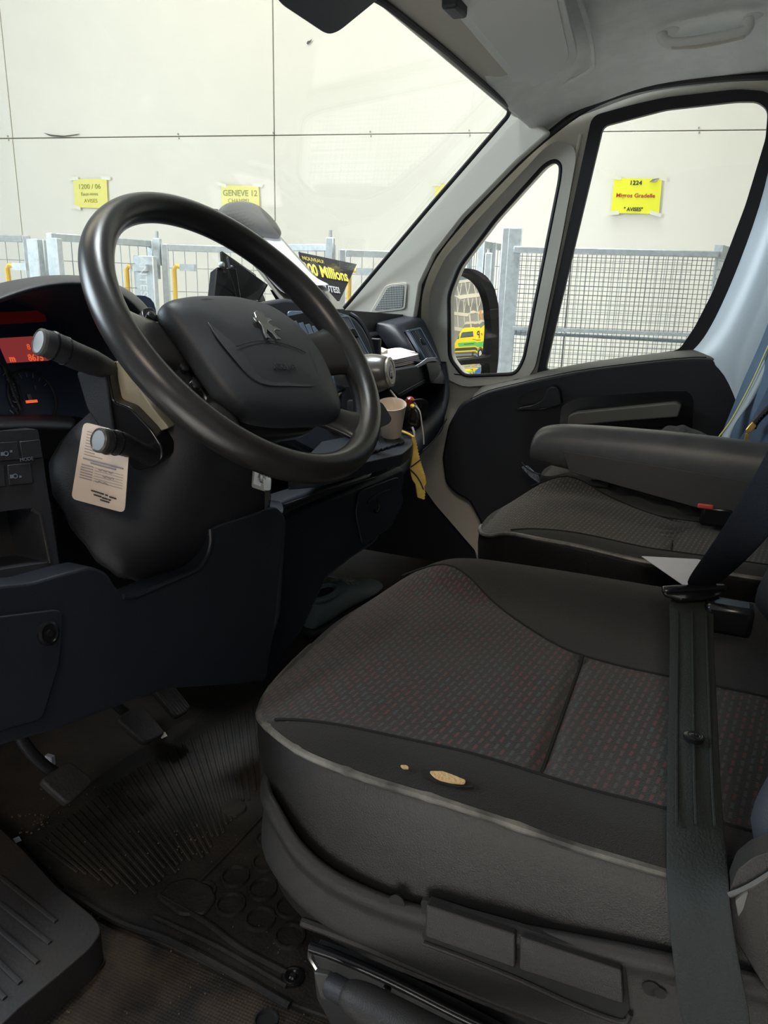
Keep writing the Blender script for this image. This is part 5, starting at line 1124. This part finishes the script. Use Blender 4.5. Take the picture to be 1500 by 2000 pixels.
# ================================================================ FLOOR: MAT, PLUGS, PEDALS, SHOE
M_mat = mat('worn rubber mat', (.013, .0125, .013), .6, bump=.5, bscale=250, var=2.2, vscale=9, col2=(.036, .030, .024), spec=.3)
MZ = .014
def fz(u, v, z=MZ): return P(u, v, z=z)
t = thing('floor_mat', 'dirty ribbed black rubber mat in the driver footwell', 'floor mat', fz(350, 1650, 0))
mq = fil([(38, 1642), (130, 1560), (240, 1482), (330, 1424), (430, 1368), (520, 1312), (640, 1240), (800, 1300), (760, 1560), (740, 1900), (700, 2010), (560, 1958), (330, 1850), (160, 1768)], 12, 3)
slab('mat_base', [fz(*p, z=.008) for p in mq], (0, 0, -.007), M_mat, t, bevel=.002)
far_ = cr([fz(*p) for p in [(72, 1640), (124, 1598), (180, 1556), (240, 1512), (320, 1466), (400, 1424), (470, 1388), (540, 1350)]], 8)
near_ = cr([fz(*p) for p in [(158, 1702), (262, 1740), (320, 1716), (370, 1690), (414, 1656), (452, 1615), (490, 1560), (560, 1500)]], 8)
NRB = 34
for i in range(NRB):
    s = i/(NRB-1)*(len(far_)-1); k = min(int(s), len(far_)-2); fr_ = s-k
    a, b = far_[k].lerp(far_[k+1], fr_), near_[k].lerp(near_[k+1], fr_); a.z = b.z = .0085
    b = b.lerp(a, .12*random.random())
    m = MB(); m.bar(a, b, .0052, .005); m.make('rib', M_mat, t, bevel=.0012, seg=1)
for u, v, r in ((459, 1713, .0175), (450, 1768, .0175), (519, 1685, .0175), (512, 1738, .0175), (508, 1796, .0175), (523, 1640, .0165), (570, 1720, .0175), (566, 1772, .0175), (398, 1742, .014), (566, 1830, .0175)):
    m = MB(); m.ring(fz(u, v, .008), (0, 0, 1), r, .005, 24, .004); m.make('raised_ring', M_mat, t, smooth=True)
lathe('raised_dome', fz(456, 1580, .008), (0, 0, 1), [(0, .020), (.004, .018), (.006, .010), (.007, .001)], M_mat, t, n=24)
for pts, w_ in (([(127, 1738), (230, 1800), (330, 1836), (450, 1898), (566, 1964)], .010), ([(311, 1749), (400, 1800), (470, 1852), (560, 1900)], .008), ([(300, 1790), (420, 1846), (560, 1926)], .006), ([(340, 1770), (420, 1690), (500, 1606), (540, 1560)], .006)):
    p = cr([fz(*q, z=.010) for q in pts], 4); tube('raised_border', p, w_*.5, M_mat, t, n=8, up=(0, 0, 1), flat=.9)
slab('moulded_flap', [fz(*p, z=.013) for p in fil([(306, 1752), (330, 1722), (372, 1712), (412, 1728), (424, 1752), (400, 1784), (352, 1786)], 10)], (0, 0, -.006), M_mat, t, bevel=.003)
# perforated base mat with plugs
M_perf = mat('perforated floor rubber', (.013, .012, .0115), .7, spec=.3)
nt = M_perf.node_tree; tc = nt.nodes['Texture Coordinate']; vo = nt.nodes.new('ShaderNodeTexVoronoi'); vo.inputs['Scale'].default_value = 260; vo.inputs['Randomness'].default_value = .1
n1 = nt.nodes.new('ShaderNodeTexNoise'); n1.inputs['Scale'].default_value = 14; n1.inputs['Detail'].default_value = 5
r1 = nt.nodes.new('ShaderNodeValToRGB'); r1.color_ramp.elements[0].position = .25; r1.color_ramp.elements[1].position = .55; r1.color_ramp.elements[0].color = (.006, .006, .006, 1); r1.color_ramp.elements[1].color = (.045, .041, .037, 1)
r2 = nt.nodes.new('ShaderNodeValToRGB'); r2.color_ramp.elements[0].position = .42; r2.color_ramp.elements[1].position = .62; r2.color_ramp.elements[0].color = (.35, .33, .32, 1); r2.color_ramp.elements[1].color = (1.3, 1.05, .85, 1)
mm = nt.nodes.new('ShaderNodeMix'); mm.data_type = 'RGBA'; mm.blend_type = 'MULTIPLY'; mm.inputs['Factor'].default_value = 1
nt.links.new(tc.outputs['Object'], vo.inputs[0]); nt.links.new(tc.outputs['Object'], n1.inputs[0]); nt.links.new(vo.outputs[0], r1.inputs[0]); nt.links.new(n1.outputs[0], r2.inputs[0])
nt.links.new(r1.outputs[0], mm.inputs['A']); nt.links.new(r2.outputs[0], mm.inputs['B']); nt.links.new(mm.outputs['Result'], nt.nodes['Principled BSDF'].inputs['Base Color'])
bpn = nt.nodes.new('ShaderNodeBump'); bpn.inputs['Strength'].default_value = .8; bpn.inputs['Distance'].default_value = .002; nt.links.new(vo.outputs[0], bpn.inputs['Height']); nt.links.new(bpn.outputs[0], nt.nodes['Principled BSDF'].inputs['Normal'])
o = slab('trim_perforated_floor', [P(*p, z=.001) for p in [(-200, 1700), (130, 1680), (340, 1800), (700, 1960), (760, 2100), (500, 2500), (-100, 2500)]], (0, 0, -.002), M_perf); struct(o)
def plug(u, v, r, m=M_rub):
    t = thing('floor_plug', {182: 'round rubber floor plug near the sill step at lower left', 572: 'glossy black round floor fixing beside the seat rail', 520: 'round rubber floor plug at the bottom edge of the picture'}[u], 'plug', P(u, v, z=0))
    lathe('plug_disc', P(u, v, z=.001), (0, 0, 1), [(0, r), (.004, r*.97), (.004, r*.85), (.001, r*.75), (.001, .001)], m, t, n=32)
    if u == 572: lathe('bolt_head', P(u, v, z=.009), (0, 0, 1), [(-.009, r*1.0), (.002, r*.8), (.003, r*.55), (.001, r*.3), (.003, r*.2), (.003, .001)], M_black, t, n=32)
plug(182, 1884, .0135); plug(572, 1908, .0165, M_black); plug(520, 1996, .0135)
# sill step cover, lower left
M_sill = mat('scuffed sill plastic', (.024, .023, .026), .55, bump=.3, bscale=200, var=.7, vscale=10, col2=(.030, .024, .019))
t = thing('sill_step_cover', 'scuffed ribbed plastic step cover at the lower left', 'step cover', P(80, 1800, z=0))
q = fil([(-260, 1420), (0, 1616), (50, 1664), (110, 1730), (186, 1792), (200, 1816), (178, 1850), (120, 1900), (40, 1966), (-60, 2060), (-300, 2100)], 14, 3)
slab('cover', [P(*p, z=.045) for p in q], (0, 0, -.045), M_sill, t, bevel=.012, seg=3)
for a, b in (((-20, 1800), (74, 1880)), ((-10, 1756), (98, 1842)), ((0, 1712), (110, 1800)), ((-30, 1850), (40, 1920)), ((-40, 1900), (10, 1950))):
    tube('rib', [P(*a, z=.046), P((a[0]+b[0])/2, (a[1]+b[1])/2, z=.0465), P(*b, z=.046)], .003, M_sill, t, n=8, flat=.7)
# carpeted wheel-arch hump behind the clutch and side
hc = P(215, 1440, z=.04)
# pedals
M_ped = mat('worn pedal rubber', (.028, .026, .024), .6, bump=.4, bscale=250, var=.4, vscale=30)
def pedal(label, pad, z, arm, nrib=0):
    t = thing('pedal', label, 'pedal', P(*pad[0], z=z)); nn = (CAM-P(*pad[0], z=z)).normalized()
    pn = V((0, -.62, .78)).normalized(); c = P(sum(p[0] for p in pad)/len(pad), sum(p[1] for p in pad)/len(pad), z=z)
    q = [P(*p, pl=(c, pn)) for p in fil(pad, 12, 3)]
    slab('pedal_pad', q, -pn*.012, M_ped, t, bevel=.003, seg=3)
    for i in range(nrib):
        s = (i+.7)/(nrib+.4); f4 = frame4(*[P(*p, pl=(c+pn*.001, pn)) for p in (pad[0], pad[1], pad[2], pad[3])]); tube('pad_rib', [f4(s, .42), f4(s, .95)], .0014, M_ped, t, n=6)
    ar = [P(*p, pl=(c-pn*.02, V((0, -.8, .6)).normalized())) for p in arm]
    tube('pedal_arm', cr(ar, 4), .011, M_plas, t, n=10, flat=.6)
    return t
pedal('square clutch pedal with worn dusty pad, leftmost pedal', [(78, 1522), (136, 1484), (186, 1524), (134, 1572)], .13, [(120, 1520), (80, 1490), (50, 1455), (20, 1400), (0, 1330)])
pedal('dark brake pedal, middle one of the three pedals', [(226, 1402), (276, 1372), (326, 1432), (284, 1452)], .13, [(270, 1410), (230, 1380), (200, 1340), (190, 1260)])
pedal('ribbed accelerator pedal, rightmost of the three pedals', [(286, 1328), (322, 1314), (376, 1382), (346, 1402)], .11, [(320, 1350), (300, 1320), (290, 1280), (284, 1230), (280, 1180)], 6)
t = tag(box('pedal_clip', P(98, 1484, z=.12), (.006, .012, .014), M_fw), 'small pale clip on the clutch pedal arm', 'clip'); t.name = 'pedal_clip'
# crumbs and grit
cm = MB(); rr = random.Random(11)
def crumbs(u0, v0, u1, v1, n, s0=.001, s1=.003, z=.009):
    for i in range(n):
        p = P(rr.uniform(u0, u1), rr.uniform(v0, v1), z=z); s = rr.uniform(s0, s1); a = rr.random()*3; X = V((math.cos(a), math.sin(a), 0)); cm.box(p+V((0, 0, s*.3)), (s*rr.uniform(.6, 2), s, s*.6), (X, ZU.cross(X), ZU))
crumbs(80, 1500, 500, 1700, 70, .0006, .0016, .010); crumbs(330, 1610, 410, 1670, 26, .0008, .002, .010); crumbs(20, 1590, 100, 1630, 24, .0008, .002, .009); crumbs(150, 1748, 205, 1800, 30, .0008, .0022, .004); crumbs(330, 1790, 600, 1960, 40, .0005, .0014, .010); crumbs(100, 1850, 600, 1990, 26, .0005, .0014, .003)
o = cm.make('grit', mat('tan grit', (.14, .10, .065), .9)); tag(o, 'tan crumbs and grit scattered over the floor mat', 'grit', kind='stuff')
for k, (u, v) in enumerate(((318, 1436), (33, 1640))):
    o = slab('paper_scrap', [P(u-8, v-2, z=.012), P(u+4, v-7, z=.014), P(u+9, v+1, z=.012), P(u-2, v+6, z=.012)], (0, 0, -.001), M_fw if k else M_tape, smooth=False); tag(o, ['tiny grey paper scrap on the floor by the brake pedal', 'tiny white scrap at the corner of the ribbed mat'][k], 'scrap')
# shoe in the far footwell
M_shoe = mat('teal grey shoe fabric', (.17, .21, .21), .8, bump=.5, bscale=400); M_lace = mat('grey laces', (.34, .32, .29), .8); M_sole = mat('black sole', (.015, .015, .016), .6)
h, tt_ = P(598, 1208, z=.05), P(738, 1122, z=.05); h.z = tt_.z = 0; ax = (tt_-h); LN = ax.length; ax.normalize(); sd = ax.cross(ZU)
t = thing('sneaker', 'grey-green lace-up shoe on the passenger footwell floor', 'shoe', (h+tt_)/2)
def ssec(s, w_, h0, h1, n=14, open_=0): 
    c = h+ax*(LN*s); return [c+sd*(math.cos(2*math.pi*k/n)*w_)+ZU*((h0+h1)/2+math.sin(2*math.pi*k/n)*(h1-h0)/2) for k in range(n)]
loft('sole', [ssec(s, w_, 0, .026) for s, w_ in ((.0, .02), (.04, .032), (.15, .038), (.4, .036), (.65, .047), (.85, .046), (.96, .034), (1, .015))], M_sole, t, cu=True, caps=True, sub=1)
loft('upper', [ssec(s, w_, .018, hh) for s, w_, hh in ((.01, .022, .085), (.05, .032, .092), (.15, .036, .086), (.28, .036, .085), (.40, .036, .092), (.52, .039, .086), (.65, .043, .070), (.80, .043, .056), (.92, .034, .047), (.99, .015, .035))], M_shoe, t, cu=True, caps=True, sub=2)
tube('collar', [h+ax*(LN*(.20+.155*math.cos(a)))+sd*(.026*math.sin(a))+ZU*(.088+.010*math.cos(a)*0) for a in [i*math.pi/10 for i in range(20)]], .007, MATS['mid grey pillar plastic'] if False else M_shoe, t, closed=True, n=8)
loft('shoe_opening', [[h+ax*(LN*(.20+.14*q*math.cos(a)))+sd*(.022*q*math.sin(a))+ZU*(.087) for a in [i*math.pi/10 for i in range(20)]] for q in (1, .02)], M_seam, t, cu=True)
for k in range(6):
    s = .42+k*.065; z = .096-.0065*k-.001*k*k*.6
    tube('lace', [h+ax*(LN*s)+sd*-.022+ZU*(z-.008), h+ax*(LN*(s+.02))+ZU*(z+.004), h+ax*(LN*(s+.035))+sd*.022+ZU*(z-.010)], .0022, M_lace, t, n=6)
for sg in (-1, 1): tube('lace_bow', cr([h+ax*(LN*.42)+ZU*.10, h+ax*(LN*.36)+sd*(.03*sg)+ZU*.108, h+ax*(LN*.44)+sd*(.036*sg)+ZU*.10, h+ax*(LN*.42)+ZU*.10], 4), .002, M_lace, t, n=6)
# ================================================================ DOOR MIRROR OUTSIDE
MM = P(925, 610, x=2.15); MNv = V((-.5296, -.83974, .11987)).normalized(); RR = 1.2; SC = MM-MNv*RR
M_mir = mat('mirror silver', (.92, .93, .92), .0, metal=1)
t = thing('door_mirror', 'black door mirror outside the quarter window reflecting a yellow van', 'mirror', P(930, 742, pl=(MM, MNv)))
ho = fil([(868, 560), (876, 536), (902, 523), (930, 526), (952, 540), (966, 562), (974, 596), (975, 650), (974, 700), (968, 750), (960, 775), (880, 775), (868, 740)], 10, 3)
up_o = fil([(872, 560), (880, 540), (896, 532), (916, 534), (934, 545), (946, 562), (955, 590), (960, 640), (960, 696), (940, 700), (876, 706)], 8, 3)
lo_o = fil([(876, 718), (890, 714), (955, 709), (958, 724), (952, 756), (880, 760)], 6, 3)
def mpl(p, o=0): return P(*p, pl=(MM+MNv*o, MNv))
slab('mirror_housing', [mpl(p, .012) for p in ho], -MNv*.075, M_rub, t, holes=[[mpl(p, .012) for p in up_o], [mpl(p, .012) for p in lo_o]], bevel=.004, seg=3)
slab('housing_back', [mpl(p, -.05) for p in ho], -MNv*.03, M_rub, t, bevel=.01)
def mirror(name, o, Rr, S_, N_, cc):
    q = [mpl(p) for p in o]; ct = sum(q, V((0, 0, 0)))/len(q); rows = []
    for k in (1, .85, .7, .55, .4, .25, .1, .01):
        row = []
        for p in q:
            x = ct.lerp(p, k); d = (x-cc)-N_*(x-cc).dot(N_); r2 = d.length_squared; row.append(cc+d+N_*(math.sqrt(Rr*Rr-r2)-Rr))
        rows.append(row)
    ob = loft(name, rows, M_mir, t, cu=True, sub=0); ob.data.polygons.foreach_set('use_smooth', [True]*len(ob.data.polygons))
mirror('mirror_glass', up_o, RR, SC, MNv, MM)
N3 = (MNv+V((0, 0, -.02))).normalized(); mirror('wide_angle_glass', lo_o, .55, None, MNv, mpl((915, 700)))
slab('mirror_bracket', [mpl(p, .013) for p in fil([(957, 604), (974, 602), (974, 618), (968, 624), (958, 624)], 3)], -MNv*.02, M_plas2, t, bevel=.002)
slab('mirror_arm', [mpl(p, -.03) for p in fil([(872, 730), (960, 740), (960, 800), (872, 800)], 6)], -MNv*.05, M_rub, t, bevel=.004)
